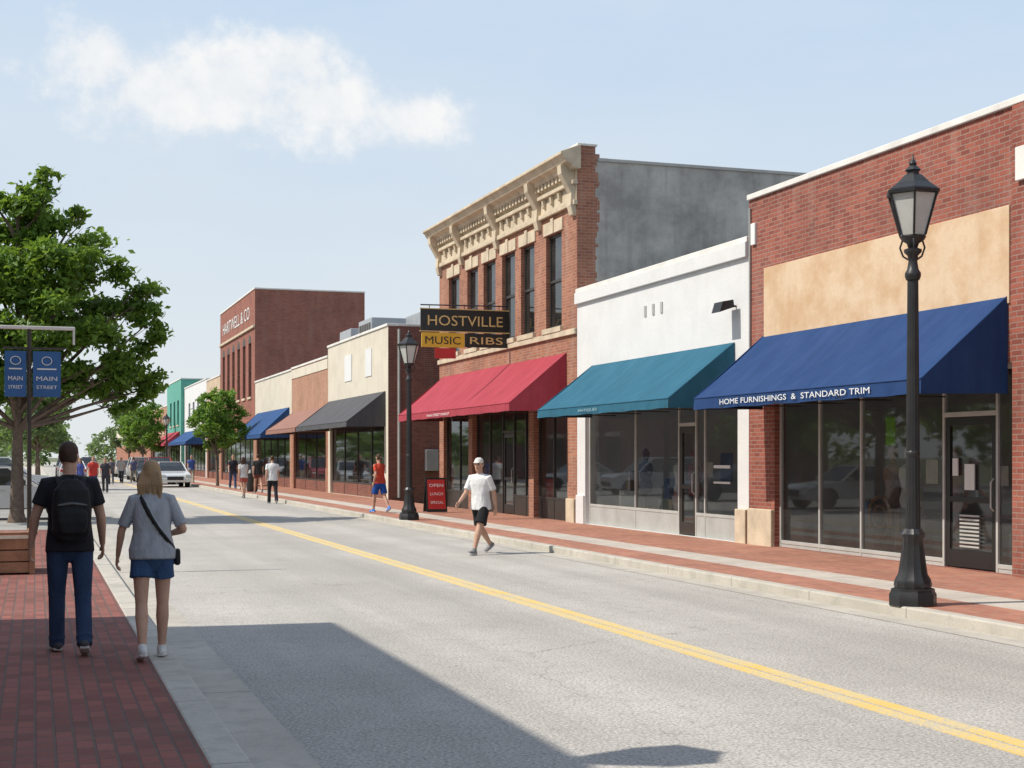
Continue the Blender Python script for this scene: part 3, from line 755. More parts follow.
g.box('rim', 'wood', -1.35, .04, 20.44, 20.6, .66, .70, .008); g.box('rim', 'wood', -.1, .04, 20.601, 21.56, .66, .70, .008)
g.box('soil', 'bark', -1.3, -.08, 20.56, 21.5, .14, .6)
g.finish()
g = Grp('sandwich_board_sign', (10.95, 39.6, .12))
for sgn in (-1, 1):
    yb = 39.6+sgn*.22; yt = 39.6+sgn*.03
    g.add('panel', 'signb', [(10.65,yb,.14),(11.25,yb,.14),(11.25,yt,1.12),(10.65,yt,1.12),(10.65,yb+.02,.14),(11.25,yb+.02,.14),(11.25,yt+.02,1.12),(10.65,yt+.02,1.12)],
          [(0,1,2,3),(7,6,5,4),(0,4,5,1),(1,5,6,2),(2,6,7,3),(3,7,4,0)])
uy = Vector((0,.19,.98)).normalized()
g.add('red_panel', 'signr', [(10.69,39.39,.19),(11.21,39.39,.19),(11.21,39.553,1.07),(10.69,39.553,1.07)], [(0,1,2,3)])
g.text('chalk_text', 'letw', 'OPEN', (10.74,39.50,.86), (1,0,0), uy, .13, width=.42)
g.text('chalk_text', 'letw', 'LUNCH', (10.76,39.455,.62), (1,0,0), uy, .12, width=.38)
g.text('chalk_text', 'letw', 'SPECIAL', (10.76,39.41,.38), (1,0,0), uy, .11, width=.38)
g.finish()
g = Grp('litter_bin', (9.5, 66, .12), local=True)
g.lathe('body', 'black', 0, 0, [(.22,0),(.26,.1),(.28,.8),(.30,.85),(.26,.9),(.2,1.0),(.05,1.05)], 16, .05); g.finish()
g = Grp('park_bench', (9.6, 70, .12), local=True)
for k in range(4): g.box('seat', 'wood', -.05+k*.11, .04+k*.11, -.8, .8, .43, .46, .005)
for k in range(3): g.box('backrest', 'wood', .40, .43, -.8, .8, .55+k*.13, .65+k*.13, .005)
for y in (-.7,.7): g.tube('leg', 'black', [(0,y,0),(.02,y,.42),(.38,y,.42),(.42,y,.95)], [.02]*4, 6); g.tube('leg', 'black', [(.4,y,0),(.38,y,.42)], [.02]*2, 6)
g.finish()

# ------------------------------------------------------------------ cars
def car(name, x, y, rot, col, suv=False):
    mat, t, p, o = newmat('car_paint'); p.inputs['Base Color'].default_value = c4(col); p.inputs['Roughness'].default_value = .3
    p.inputs['Coat Weight'].default_value = .6; p.inputs['Metallic'].default_value = .15
    g = Grp(name, (x, y, 0), rot, local=True)
    h = 1.72 if suv else 1.45; bh = .98 if suv else .88; w = .9
    if suv: prof = [(-2.25,.35),(-2.3,.75),(-2.25,1.02),(-1.6,1.06),(.95,1.04),(1.9,.95),(2.2,.82),(2.28,.55),(2.2,.32)]
    else: prof = [(-2.25,.35),(-2.3,.65),(-2.2,.90),(-1.3,.96),(.75,.93),(1.8,.80),(2.2,.68),(2.28,.5),(2.2,.3)]
    low = []
    for cy in (1.4,-1.35):
        low += [(cy+.42*math.cos(a_), .33+.40*math.sin(a_)) for a_ in [math.pi*k/8 for k in range(9)]]
    full = prof+[(1.9,.28)]+low[:9]+low[9:]+[(-1.9,.28)]
    nn = len(full); vs = []
    for xs in (-w, w):
        vs += [(xs*(1 if z < .8 else .965), yy, z) for yy, z in full]
    fs = [(i, (i+1) % nn, (i+1) % nn+nn, i+nn) for i in range(nn)]
    bmx = bmesh.new(); bv = [bmx.verts.new(v) for v in vs]
    for f in fs: bmx.faces.new([bv[i] for i in f])
    e1 = bmx.faces.new([bv[i] for i in range(nn)][::-1]); e2 = bmx.faces.new([bv[i+nn] for i in range(nn)])
    bmesh.ops.triangulate(bmx, faces=[e1, e2]); bmx.verts.index_update()
    g.add('body', mat, [v.co.copy() for v in bmx.verts], [tuple(v.index for v in f.verts) for f in bmx.faces], .035); bmx.free()
    yb0, yb1 = (-2.15, 1.05) if suv else (-1.7, .85)
    yt0, yt1 = (-1.9, .25) if suv else (-.95, .1)
    zb, zt = bh+.02, h
    b_ = [(-.84,yb0,zb),(.84,yb0,zb),(.84,yb1,zb),(-.84,yb1,zb)]; t_ = [(-.64,yt0,zt-.03),(.64,yt0,zt-.03),(.64,yt1,zt-.03),(-.64,yt1,zt-.03)]
    g.add('cabin_glass', M['glassup'] , b_+t_, [(0,1,5,4),(1,2,6,5),(2,3,7,6),(3,0,4,7)])
    g.box('cabin_interior', 'intd', -.6, .6, yb0+.6, yb1-.6, zb-.3, zt-.25, .05)
    g.box('roof', mat, -.65, .65, yt0-.02, yt1+.02, zt-.05, zt, .02)
    for i in range(4): g.tube('pillar', mat, [b_[i], t_[i]], [.045,.035], 6)
    ym = (yb0+yb1)/2-.15
    for sx in (-1,1): g.tube('pillar', 'black', [(sx*.845,ym,zb),(sx*.645,(yt0+yt1)/2-.05,zt-.03)], [.035,.03], 6)
    for cy in (1.4,-1.35):
        for sx in (-1,1):
            xo = sx*.90; xi = sx*.66
            g.lathe('tyre', 'tire', 0, cy, [(.20,xi),(.33,xi),(.345,xi+sx*.03),(.345,xo-sx*.03),(.33,xo),(.21,xo)], 24, axis='x', cz=.345)
            g.lathe('wheel_rim', 'alu', 0, cy, [(.21,xo-sx*.05),(.2,xo-sx*.015),(.06,xo-sx*.03),(.05,xo)], 10, axis='x', cz=.345, smooth=False)
    g.box('wheel_well', 'tire', -.64, .64, -1.8, -.9, .3, .75); g.box('wheel_well', 'tire', -.64, .64, .95, 1.85, .3, .7)
    for sx in (-1,1):
        g.box('headlight', 'poster', sx*.55, sx*.85, 2.15, 2.25, .6, .74, .02)
        g.box('tail_light', 'signr', sx*.6, sx*.86, -2.31, -2.2, .72, .88, .02)
        g.box('mirror', mat, sx*.92, sx*1.06, .55, .68, .95, 1.08, .02)
        g.box('door_handle', 'alu', sx*.895, sx*.915, -.2, 0, .8, .83)
        g.box('door_seam', 'black', sx*.898, sx*.903, .28, .29, .4, .9); g.box('door_seam', 'black', sx*.898, sx*.903, -.62, -.61, .4, .9)
    g.box('grille', 'black', -.45, .45, 2.2, 2.29, .42, .62, .01); g.box('bumper_trim', 'black', -.8, .8, -2.33, -2.2, .36, .5, .02)
    g.box('licence_plate', 'poster', -.26, .26, -2.335, -2.3, .55, .67)
    g.finish()
car('parked_car', -.75, 41.8, R(-92), (.62,.62,.62))
car('parked_car', -1.0, 50.5, R(-88), (.10,.11,.13))
car('parked_suv', -1.2, 59, R(-90), (.62,.62,.62), True)
car('parked_car', -1.0, 68, R(-90), (.5,.5,.5))
car('parked_car', 7.4, 84, R(182), (.62,.62,.62))
car('parked_suv', 7.5, 93, R(180), (.35,.03,.03), True)
car('parked_car', 7.4, 101, R(181), (.05,.06,.08))
car('parked_suv', 7.5, 110, R(180), (.6,.6,.58), True)
car('parked_car', 7.4, 120, R(180), (.25,.27,.3)); car('parked_car', 7.4, 128, R(180), (.55,.5,.45))
car('parked_car', 2.5, 112, R(0), (.3,.3,.32)); car('parked_suv', 2.5, 122, R(0), (.05,.05,.06), True)
car('parked_car', 2.5, 104, R(0), (.6,.6,.6)); car('parked_car', 3.4, 150, R(0), (.6,.6,.6)); car('parked_suv', 5.6, 165, R(0), (.1,.1,.12), True)

# ------------------------------------------------------------------ trees
def leaf_mesh(name, centers, radii, n, size, mat, seed, flat=.8, sub=9):
    rs = np.random.RandomState(seed)
    C = np.array(centers); Rr = np.array(radii)
    w = Rr**2.2; w /= w.sum()
    pts = []
    for ci in range(len(C)):
        m = max(10, int(n*w[ci])); k = sub
        d = rs.normal(size=(k,3)); d /= np.linalg.norm(d,axis=1)[:,None]
        sc = C[ci]+d*Rr[ci]*rs.uniform(.35,1.0,(k,1))*np.array([1,1,flat])
        idx = rs.randint(0,k,m)
        P = sc[idx]+rs.normal(size=(m,3))*Rr[ci]*.21*np.array([1,1,.65])
        pts.append(P)
    P = np.vstack(pts); m = len(P)
    nrm = rs.normal(size=(m,3))+np.array([-.35,0,.8]); nrm /= np.linalg.norm(nrm,axis=1)[:,None]
    t = rs.normal(size=(m,3)); t -= (t*nrm).sum(1)[:,None]*nrm; t /= np.linalg.norm(t,axis=1)[:,None]
    b = np.cross(nrm,t); s = size*rs.uniform(.6,1.35,(m,1))
    V = np.empty((m,4,3)); V[:,0] = P-t*s; V[:,1] = P+b*s*.5+nrm*s*.12; V[:,2] = P+t*s; V[:,3] = P-b*s*.5+nrm*s*.12
    me = bpy.data.meshes.new(name)
    me.from_pydata(V.reshape(-1,3).tolist(), [], np.arange(m*4).reshape(-1,4).tolist())
    me.materials.append(M[mat]); me.update()
    ob = bpy.data.objects.new(name, me); COL.objects.link(ob); return ob

def tree(name, x, y, blobs, trunk_h, tr, n, size, mat, seed, z=.1, twig=True, sub=9):
    rd = random.Random(seed)
    g = Grp(name, (x,y,z), local=True)
    top = Vector((rd.uniform(-.1,.1), rd.uniform(-.1,.1), trunk_h))
    g.tube('trunk', 'bark', [(0,0,-.1),(0,0,.15),(top.x*.4,top.y*.4,trunk_h*.5),top], [tr*1.5,tr*1.1,tr*.9,tr*.7], 10)
    zmax = max(b[2] for b in blobs)
    g.tube('trunk', 'bark', [top, (top.x*2,top.y*2,(trunk_h+zmax)/2), (0,0,zmax-.3)], [tr*.7,tr*.45,tr*.12], 8)
    for bx, by, bz, br in blobs:
        st = Vector((top.x, top.y, min(max(trunk_h*.9, bz-1.6*math.hypot(bx,by)*.6-.4), zmax*.9)))
        en = Vector((bx,by,bz)); mid = (st+en)/2+Vector((rd.uniform(-.15,.15),rd.uniform(-.15,.15),-.12*en.length*.3+rd.uniform(0,.3)))
        g.tube('limb', 'bark', [st, mid, en], [tr*.42, tr*.25, tr*.08], 6)
        for k in range(4):
            e2 = en+Vector((rd.uniform(-1,1),rd.uniform(-1,1),rd.uniform(-.5,.9)))*br*.8
            g.tube('twig', 'bark', [mid.lerp(en,.6), (mid+e2)/2+Vector((0,0,.1)), e2], [tr*.14,tr*.08,tr*.03], 5)
    e = g.finish()
    lo = leaf_mesh('foliage', [(b[0],b[1],b[2]) for b in blobs], [b[3] for b in blobs], n, size, mat, seed, sub=sub)
    lo.parent = e
    return e
key = [(.7,0,8.5,.6),(.3,.3,7.7,1.0),(1.4,.2,7.3,.95),(-1.0,.4,7.3,1.2),(2.1,-.2,6.7,.8),(3.0,.2,6.1,.7),(3.3,-.1,5.2,.6),(2.2,.6,5.5,.9),(.9,-.8,6.3,1.15),(-.6,-.9,6.3,1.25),
       (-2.2,0,6.2,1.35),(1.6,-.9,4.9,1.0),(3.0,.3,4.1,.75),(3.4,0,3.5,.5),(2.4,-.4,3.8,.8),(.6,-1.2,4.9,1.1),(-.8,-1.2,4.6,1.15),(-2.4,-.6,4.8,1.25),(1.2,-.6,3.7,.85),(0,1.4,6.7,1.3),(1.4,1.6,5.6,1.2),(-1.4,1.6,5.2,1.3),(-.2,-.9,3.4,.8),(-1.6,-.6,3.3,.9),(2.0,1.0,3.6,.85),(.8,.2,9.1,.32),(-.6,.1,8.3,.5),(1.5,.1,8.0,.35),(2.7,0,3.1,.45)]
tree('street_tree', -.45, 39.5, key, 2.6, .17, 44000, .10, 'leaf', 5, sub=8)
def rblobs(n, h0, h1, rr, br, seed):
    r_ = random.Random(seed); o = []
    for i in range(n):
        a_ = i*2.4+r_.uniform(-.4,.4); zt = (i+.5)/n; rad = rr*math.sin(math.pi*(.18+.74*zt))**.8*r_.uniform(.45,1)
        o.append((rad*math.cos(a_), rad*math.sin(a_), h0+(h1-h0)*zt, br*r_.uniform(.75,1.2)))
    return o
tree('street_tree', 9.6, 80, rblobs(20, 2.3, 5.1, 1.6, .62, 4), 1.9, .08, 9000, .11, 'leafL', 8)
tree('street_tree', 9.4, 134, rblobs(14, 2.5, 6, 2.0, .9, 14), 2.0, .1, 4500, .16, 'leafL', 18)
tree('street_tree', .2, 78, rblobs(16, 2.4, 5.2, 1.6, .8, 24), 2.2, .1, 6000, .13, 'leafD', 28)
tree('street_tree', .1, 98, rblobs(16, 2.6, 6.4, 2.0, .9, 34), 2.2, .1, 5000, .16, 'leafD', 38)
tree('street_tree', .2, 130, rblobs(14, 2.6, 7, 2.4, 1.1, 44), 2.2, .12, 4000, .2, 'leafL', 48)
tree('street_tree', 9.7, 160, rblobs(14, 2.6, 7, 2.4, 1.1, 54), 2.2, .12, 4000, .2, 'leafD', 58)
cs = []; rr_ = []
rd = random.Random(12)
for i in range(90):
    cs.append((rd.uniform(-70,60), rd.uniform(250,300), rd.uniform(1.5,6.5))); rr_.append(rd.uniform(2.2,4.2))
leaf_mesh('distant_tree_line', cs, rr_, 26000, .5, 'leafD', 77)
cs = []; rr_ = []
for i in range(80):
    cs.append((rd.uniform(-30,-14), rd.uniform(24,80), rd.uniform(2,8))); rr_.append(rd.uniform(1.6,2.8))
leaf_mesh('reflection_tree_row', cs, rr_, 12000, .34, 'leaf', 78)  # unseen trees, added to darken the sky reflected in the shop glass

# ------------------------------------------------------------------ people
def loft(pts, rx, ry, side, n=16, power=2.0, cap=True):
    P = [Vector(p) for p in pts]; m = len(P); vs = []; fs = []
    side = Vector(side)
    rings = []
    for k in range(m):
        t = (P[min(k+1,m-1)]-P[max(k-1,0)]).normalized()
        s_ = side-t*side.dot(t)
        if s_.length < 1e-3: s_ = Vector((0,0,1))-t*t.z
        s_.normalize(); f_ = t.cross(s_); rings.append((P[k], t, s_, f_, rx[k], ry[k]))
    if cap:
        p, t, s_, f_, a, b = rings[0]; q = min(a,b)
        pre = [(p-t*q*.75, t, s_, f_, a*.45, b*.45), (p-t*q*.4, t, s_, f_, a*.82, b*.82)]
        p, t, s_, f_, a, b = rings[-1]; q = min(a,b)
        post = [(p+t*q*.4, t, s_, f_, a*.82, b*.82), (p+t*q*.75, t, s_, f_, a*.45, b*.45)]
        rings = pre+rings+post
    for p, t, s_, f_, a, b in rings:
        for i in range(n):
            an = 2*math.pi*i/n; c, s2 = math.cos(an), math.sin(an)
            c = math.copysign(abs(c)**(2/power), c); s2 = math.copysign(abs(s2)**(2/power), s2)
            vs.append(p+s_*(a*c)+f_*(b*s2))
    m = len(rings)
    for k in range(m-1):
        for i in range(n):
            j = (i+1) % n; fs.append((k*n+i, k*n+j, (k+1)*n+j, (k+1)*n+i))
    fs.append(tuple(range(n-1,-1,-1))); fs.append(tuple(range((m-1)*n, m*n)))
    return vs, fs

PM = {}
def clothmat(name, col, rough, b):
    m, t, p, o = newmat(name)
    g = t.n('ShaderNodeTexCoord').outputs['Object']
    n1 = t.noise(t.scalevec(g, (1.6,1.6,.8)), 6, 3); n2 = t.noise(g, 120, 2)
    nd = t.n('ShaderNodeVectorMath', operation='SCALE'); nd.inputs[0].default_value = col
    t.l(t.rng(n1, .3, .7, .85, 1.15), nd.inputs['Scale']); t.l(nd.outputs[0], p.inputs['Base Color'])
    p.inputs['Roughness'].default_value = rough; p.inputs['Specular IOR Level'].default_value = .25
    bump(t, p, t.math('ADD', n1, t.math('MULTIPLY', n2, .04)), b, .035)
    return m
def pmat(key, col, rough=.85, b=.55):
    if key not in PM:
        PM[key] = clothmat('cloth_'+key, col, rough, b)
    return PM[key]
SK = pmat('skin', (.50,.30,.215), .55, .03)

def figure(name, loc, yaw, H=1.75, legs=((20,5,0),(-20,15,-20)), arms=((-15,8,10),(15,8,20)), female=False, shirt=(.02,.02,.02), pants=(.03,.05,.1),
           long_pants=True, hair='short', haircol=(.06,.035,.02), shoe=(.1,.1,.1), sole=(.6,.6,.6), pack=None, strap=None, voxel=.009, headyaw=0, sleeve=.62, skin=None, cap=None, short_len=.5, lean=3, loose=1.0, baggy=1.0):
    mats = []; V = []; F = []; L = []
    def mi(m):
        if m not in mats: mats.append(m)
        return mats.index(m)
    def put(vf, m):
        vs, fs = vf; o = len(V); k = mi(m)
        V.extend(vs); F.extend([tuple(i+o for i in f) for f in fs]); L.extend([k]*len(fs))
    skin = skin or SK
    mS = pmat('shirt_%s' % name+str(shirt), shirt, .9, .8); mP = pmat('trousers_%s' % name+str(pants), pants, .9, .7); mH = pmat('hair_'+str(haircol), haircol, .6, .5)
    mSh = pmat('shoe_'+str(shoe), shoe, .6, .1); mSo = pmat('sole_'+str(sole), sole, .6, .1)
    eye = pmat('eye', (.03,.02,.02), .2, 0); lip = pmat('lip', (.35,.12,.10), .5, 0)
    sh = .165 if female else .19; hw = .092 if female else .095
    ln = math.tan(R(lean))
    def B(x, y, z): return Vector((x, y+ln*(z-.95), z))
    ground = []
    for si, (a, kf, fp) in zip((-1,1), legs):
        hip = Vector((si*hw, 0, .92)); a1 = R(a); a2 = R(a-kf)
        knee = hip+Vector((si*.005, math.sin(a1), -math.cos(a1)))*.44
        ank = knee+Vector((-si*.01, math.sin(a2), -math.cos(a2)))*.42
        fd = Vector((si*.1, math.cos(R(fp)), math.sin(R(fp)))).normalized()
        up = Vector((1,0,0)).cross(fd).normalized()
        if up.z < 0: up = -up
        heel = ank-fd*.06-up*.045; toe = ank+fd*.17-up*.055
        X = (1,0,0)
        put(loft([hip, hip.lerp(knee,.5), knee, knee.lerp(ank,.28), knee.lerp(ank,.7), ank], [.082,.070,.053,.057,.040,.034], [.085,.074,.055,.060,.042,.036], X), skin)
        if long_pants:
            b_ = ank.lerp(knee,-.04)
            put(loft([hip, hip.lerp(knee,.4), knee, knee.lerp(ank,.35), b_], [.096,.088,.068,.066,.062], [.105,.092,.072,.072,.07], X, cap=False), mP)
            put(loft([knee.lerp(ank,.80), knee.lerp(ank,.88), knee.lerp(ank,.93), b_], [.060,.070,.063,.064], [.066,.077,.068,.070], X, cap=False), mP)
            put(loft([hip.lerp(knee,.9), hip.lerp(knee,.97), knee.lerp(ank,.05)], [.066,.073,.066], [.07,.076,.07], X, cap=False), mP)
        else:
            e_ = hip.lerp(knee, short_len); put(loft([hip, hip.lerp(knee, short_len*.6), e_], [.090,.096,.100*loose], [.100,.104,.106*loose], X, cap=False), mP)
        put(loft([ank+up*.035, ank-up*.02], [.042,.045], [.046,.052], X), mSh)
        put(loft([heel+up*.028, ank+fd*.02-up*.012, ank+fd*.09-up*.03, toe+up*.022], [.034,.042,.047,.034], [.033,.045,.034,.022], X), mSh)
        put(loft([heel-fd*.005, heel.lerp(toe,.5), toe+fd*.01], [.036,.046,.036], [.013,.013,.012], X, power=3), mSo)
        ground += [(heel-up*.014).z, (toe-up*.014).z]
    put(loft([B(0,0,.82), B(0,-.010,.88), B(0,-.010,.97)], [.12,.160,.150], [.08,.108,.10], (1,0,0)), mP)
    bg_ = baggy
    if female: tr = [(.885,.198,.146),(.90,.199,.146),(.97,.188*bg_,.136),(1.05,.168*bg_,.12),(1.12,.153*bg_,.108),(1.22,.156*bg_,.114),(1.31,.160,.117),(1.39,.155,.095),(1.44,.115,.075),(1.475,.062,.058)]
    else: tr = [(.85,.196,.146),(.87,.196,.146),(.95,.190,.138),(1.04,.178,.129),(1.1,.172,.123),(1.2,.178,.124),(1.30,.190,.127),(1.39,.187,.108),(1.445,.13,.085),(1.48,.066,.062)]
    put(loft([B(0,0,z) for z,_,_ in tr], [r for _,r,_ in tr], [r for _,_,r in tr], (1,0,0), n=24, power=2.3, cap=False), mS)
    nb = B(0,.0,1.44); hc = B(0,.025,1.635)
    put(loft([nb, hc-Vector((0,.015,.05))], [.058,.052], [.058,.055], (1,0,0)), skin)
    hy = Matrix.Rotation(R(headyaw), 3, 'Z')
    def Hd(x, y, z): return hc+hy @ Vector((x,y,z))
    hx = hy @ Vector((1,0,0))
    hr = [(-.122,.022,.018,.062),(-.108,.040,.040,.045),(-.07,.056,.070,.020),(-.02,.068,.088,.004),(.03,.073,.096,0),(.07,.068,.088,-.004),(.10,.046,.062,-.006),(.115,.02,.028,-.006)]
    put(loft([Hd(0,yo,z) for z,_,_,yo in hr], [r[1] for r in hr], [r[2] for r in hr], hx, n=20, cap=False), skin)
    put(loft([Hd(0,.086,.012), Hd(0,.103,-.022), Hd(0,.094,-.034)], [.008,.014,.014], [.01,.012,.008], hx, n=8), skin)
    for s_ in (-1,1):
        put(loft([Hd(s_*.073,-.012,.025), Hd(s_*.080,-.016,0), Hd(s_*.072,-.006,-.03)], [.009,.010,.008], [.018,.020,.012], hx, n=8), skin)
        put(loft([Hd(s_*.022,.088,.010), Hd(s_*.040,.081,.010)], [.006,.006], [.008,.008], (0,0,1), n=8), eye)
        put(loft([Hd(s_*.018,.092,.030), Hd(s_*.045,.082,.030)], [.005,.005], [.006,.006], (0,0,1), n=8), mH)
    put(loft([Hd(-.020,.083,-.060), Hd(0,.090,-.060), Hd(.020,.083,-.060)], [.006,.008,.006], [.006,.008,.006], (0,0,1), n=8), lip)
    if hair in ('short','long','tail'):
        hh = [(-.05,.060,.055,-.035),(-.01,.074,.078,-.026),(.035,.080,.093,-.017),(.08,.073,.088,-.014),(.112,.052,.068,-.012),(.128,.022,.03,-.01)]
        put(loft([Hd(0,yo,z) for z,_,_,yo in hh], [r[1] for r in hh], [r[2] for r in hh], hx, n=20, cap=False), mH)
    if hair == 'long':
        hh = [(.06,.078,.085,-.02),(0,.092,.08,-.03),(-.07,.102,.066,-.04),(-.13,.106,.055,-.05),(-.175,.098,.042,-.055),(-.20,.06,.025,-.055)]
        put(loft([Hd(0,yo,z) for z,_,_,yo in hh], [r[1] for r in hh], [r[2] for r in hh], hx, n=20, cap=False), mH)
        for k in range(9):
            xx = -.088+.022*k
            put(loft([Hd(xx*.8,-.085,.02),Hd(xx*1.15,-.103,-.09),Hd(xx*1.15+.012*math.sin(k*3),-.09,-.195-.018*((k*5)%3))], [.013,.015,.007], [.012,.014,.008], hx, n=8), mH)
    if hair == 'tail':
        put(loft([Hd(0,-.10,.04),Hd(0,-.15,.0),Hd(0,-.14,-.12)], [.025,.032,.012], [.025,.03,.012], hx, n=10), mH)
    if cap is not None:
        mc = pmat('cap_'+str(cap), cap, .8, .1)
        hh = [(.035,.080,.100,-.004),(.07,.079,.098,-.005),(.105,.062,.078,-.006),(.128,.03,.04,-.006)]
        put(loft([Hd(0,yo,z) for z,_,_,yo in hh], [r[1] for r in hh], [r[2] for r in hh], hx, n=20, cap=False), mc)
        put(loft([Hd(0,.07,.045),Hd(0,.13,.042),Hd(0,.165,.034)], [.066,.06,.04], [.009,.008,.007], hx, n=14, cap=False), mc)
    for si, (a, ab, fl) in zip((-1,1), arms):
        S = B(si*(sh-.008), 0, 1.415); a1 = R(a); a2 = R(a+fl); b1 = R(ab); b2 = R(ab*.35 if fl < 60 else -ab*1.5)
        E = S+Vector((si*math.sin(b1), math.sin(a1)*math.cos(b1), -math.cos(a1)*math.cos(b1)))*.30
        fd = Vector((si*math.sin(b2), math.sin(a2)*math.cos(b2), -math.cos(a2)*math.cos(b2)))
        W = E+fd*.25
        k_ = .86 if female else 1.0
        Y = (0,1,0)
        put(loft([S, S.lerp(E,.5), E], [.052*k_,.046*k_,.040*k_], [.052*k_,.046*k_,.040*k_], Y), skin)
        put(loft([E, E.lerp(W,.25), W], [.040*k_,.042*k_,.027*k_], [.040*k_,.040*k_,.024*k_], Y), skin)
        in_ = B(si*sh*.55,0,1.42)
        put(loft([in_, S+Vector((0,0,-.002)), S.lerp(E,sleeve*.6), S.lerp(E,sleeve)], [.060,.065*k_,.064*k_,.068*k_], [.056,.062*k_,.062*k_,.066*k_], Y, cap=False), mS)
        sdv = Vector((0, math.cos(a2), math.sin(a2))); nv = Vector((-si,0,0)); nv = (nv-fd*nv.dot(fd)).normalized()
        sdv = (sdv-fd*sdv.dot(fd)-nv*sdv.dot(nv)).normalized()
        put(loft([W-fd*.01, W+fd*.035, W+fd*.085], [.025,.038,.040], [.018,.015,.013], sdv, n=12), skin)
        for fi, (off, ln_) in enumerate(((.030,.070),(.010,.080),(-.010,.074),(-.029,.058))):
            p = W+fd*.083+sdv*off; ps = [p]
            for c_, q in ((18,.42),(42,.32),(62,.26)):
                d_ = fd*math.cos(R(c_))+nv*math.sin(R(c_))+sdv*(off*1.2); p = p+d_.normalized()*ln_*q; ps.append(p)
            put(loft(ps, [.0098,.0095,.0088,.0075], [.0098,.0095,.0088,.0075], sdv, n=8), skin)
        p = W+fd*.025+sdv*.024
        put(loft([p, p+(fd*.7+sdv*.6+nv*.15)*.04, p+(fd*.85+sdv*.42+nv*.3)*.075], [.014,.012,.0085], [.014,.012,.0085], sdv, n=8), skin)
    if pack is not None:
        mk = pmat('pack_'+str(pack), pack, .7, .5)
        put(loft([B(0,-.185,z) for z in (.98,1.02,1.2,1.36,1.42)], [.13,.15,.155,.14,.09], [.05,.085,.09,.075,.045], (1,0,0), n=24, power=3.2), mk)
        put(loft([B(0,-.27,z) for z in (1.02,1.10,1.18,1.2)], [.10,.12,.115,.09], [.02,.035,.03,.02], (1,0,0), n=20, power=3), mk)
        put(loft([B(-.03,-.15,1.43), B(-.02,-.155,1.475), B(.02,-.155,1.475), B(.03,-.15,1.43)], [.009]*4, [.009]*4, (0,1,0), n=8), mk)
        mz = pmat('zip', (.12,.12,.12), .5, 0)
        put(loft([B(-.12,-.275,1.24),B(0,-.283,1.255),B(.12,-.275,1.24)], [.006]*3, [.006]*3, (0,0,1), n=8), mz)
        for s_ in (-1,1):
            put(loft([B(s_*.09,-.13,1.40),B(s_*.095,-.06,1.462),B(s_*.10,.02,1.462),B(s_*.115,.105,1.38),B(s_*.13,.13,1.22),B(s_*.15,.06,1.08),B(s_*.12,-.13,1.02)], [.028]*7, [.012]*7, (1,0,0), n=10), mk)
    if strap is not None:
        mk = pmat('strap_'+str(strap), strap, .6, .1)
        ctr = [B(-.10,.03,1.458),B(-.105,-.035,1.452),B(-.075,-.100,1.38),B(-.02,-.126,1.27),B(.05,-.126,1.16),B(.12,-.112,1.07),B(.185,-.05,.98)]
        put(loft(ctr, [.017]*7, [.009]*7, (.6,0,.6), n=8), mk)
        fr_ = [B(-.10,.03,1.458),B(-.07,.10,1.38),B(0,.130,1.26),B(.07,.130,1.13),B(.14,.11,1.03),B(.19,.02,.98)]
        put(loft(fr_, [.017]*6, [.009]*6, (.6,0,.6), n=8), mk)
        put(loft([B(.222,.05,.84),B(.222,.05,.95)], [.028,.026], [.075,.07], (1,0,0), n=16, power=3.5), mk)
    zmin = min(ground)
    me0 = bpy.data.meshes.new('tmp'); me0.from_pydata([tuple(v) for v in V], [], F); me0.update()
    bm = bmesh.new(); bm.from_mesh(me0); bmesh.ops.recalc_face_normals(bm, faces=bm.faces); bm.to_mesh(me0); bm.free()
    bvh = BVHTree.FromPolygons([tuple(v) for v in V], F)
    ob = bpy.data.objects.new('tmp', me0); COL.objects.link(ob)
    md = ob.modifiers.new('r', 'REMESH'); md.mode = 'VOXEL'; md.voxel_size = voxel; md.use_smooth_shade = True
    sm = ob.modifiers.new('s', 'SMOOTH'); sm.factor = .5; sm.iterations = 2
    dg = bpy.context.evaluated_depsgraph_get(); me = bpy.data.meshes.new_from_object(ob.evaluated_get(dg))
    bpy.data.objects.remove(ob); bpy.data.meshes.remove(me0)
    me.materials.clear()
    for m in mats: me.materials.append(m)
    co = np.empty(len(me.polygons)*3); me.polygons.foreach_get('center', co); co = co.reshape(-1,3)
    idx = np.zeros(len(co), dtype=np.int32)
    for i in range(len(co)):
        r_ = bvh.find_nearest(co[i])
        if r_[2] is not None: idx[i] = L[r_[2]]
    me.polygons.foreach_set('material_index', idx); me.polygons.foreach_set('use_smooth', np.ones(len(co), dtype=bool))
    me.name = 'body'; s = H/1.75
    o2 = bpy.data.objects.new('person', me); o2.name = name; COL.objects.link(o2)
    o2.scale = (s,s,s); o2.rotation_euler = (0,0,R(yaw)); o2.location = (loc[0], loc[1], loc[2]-zmin*s)
    return o2

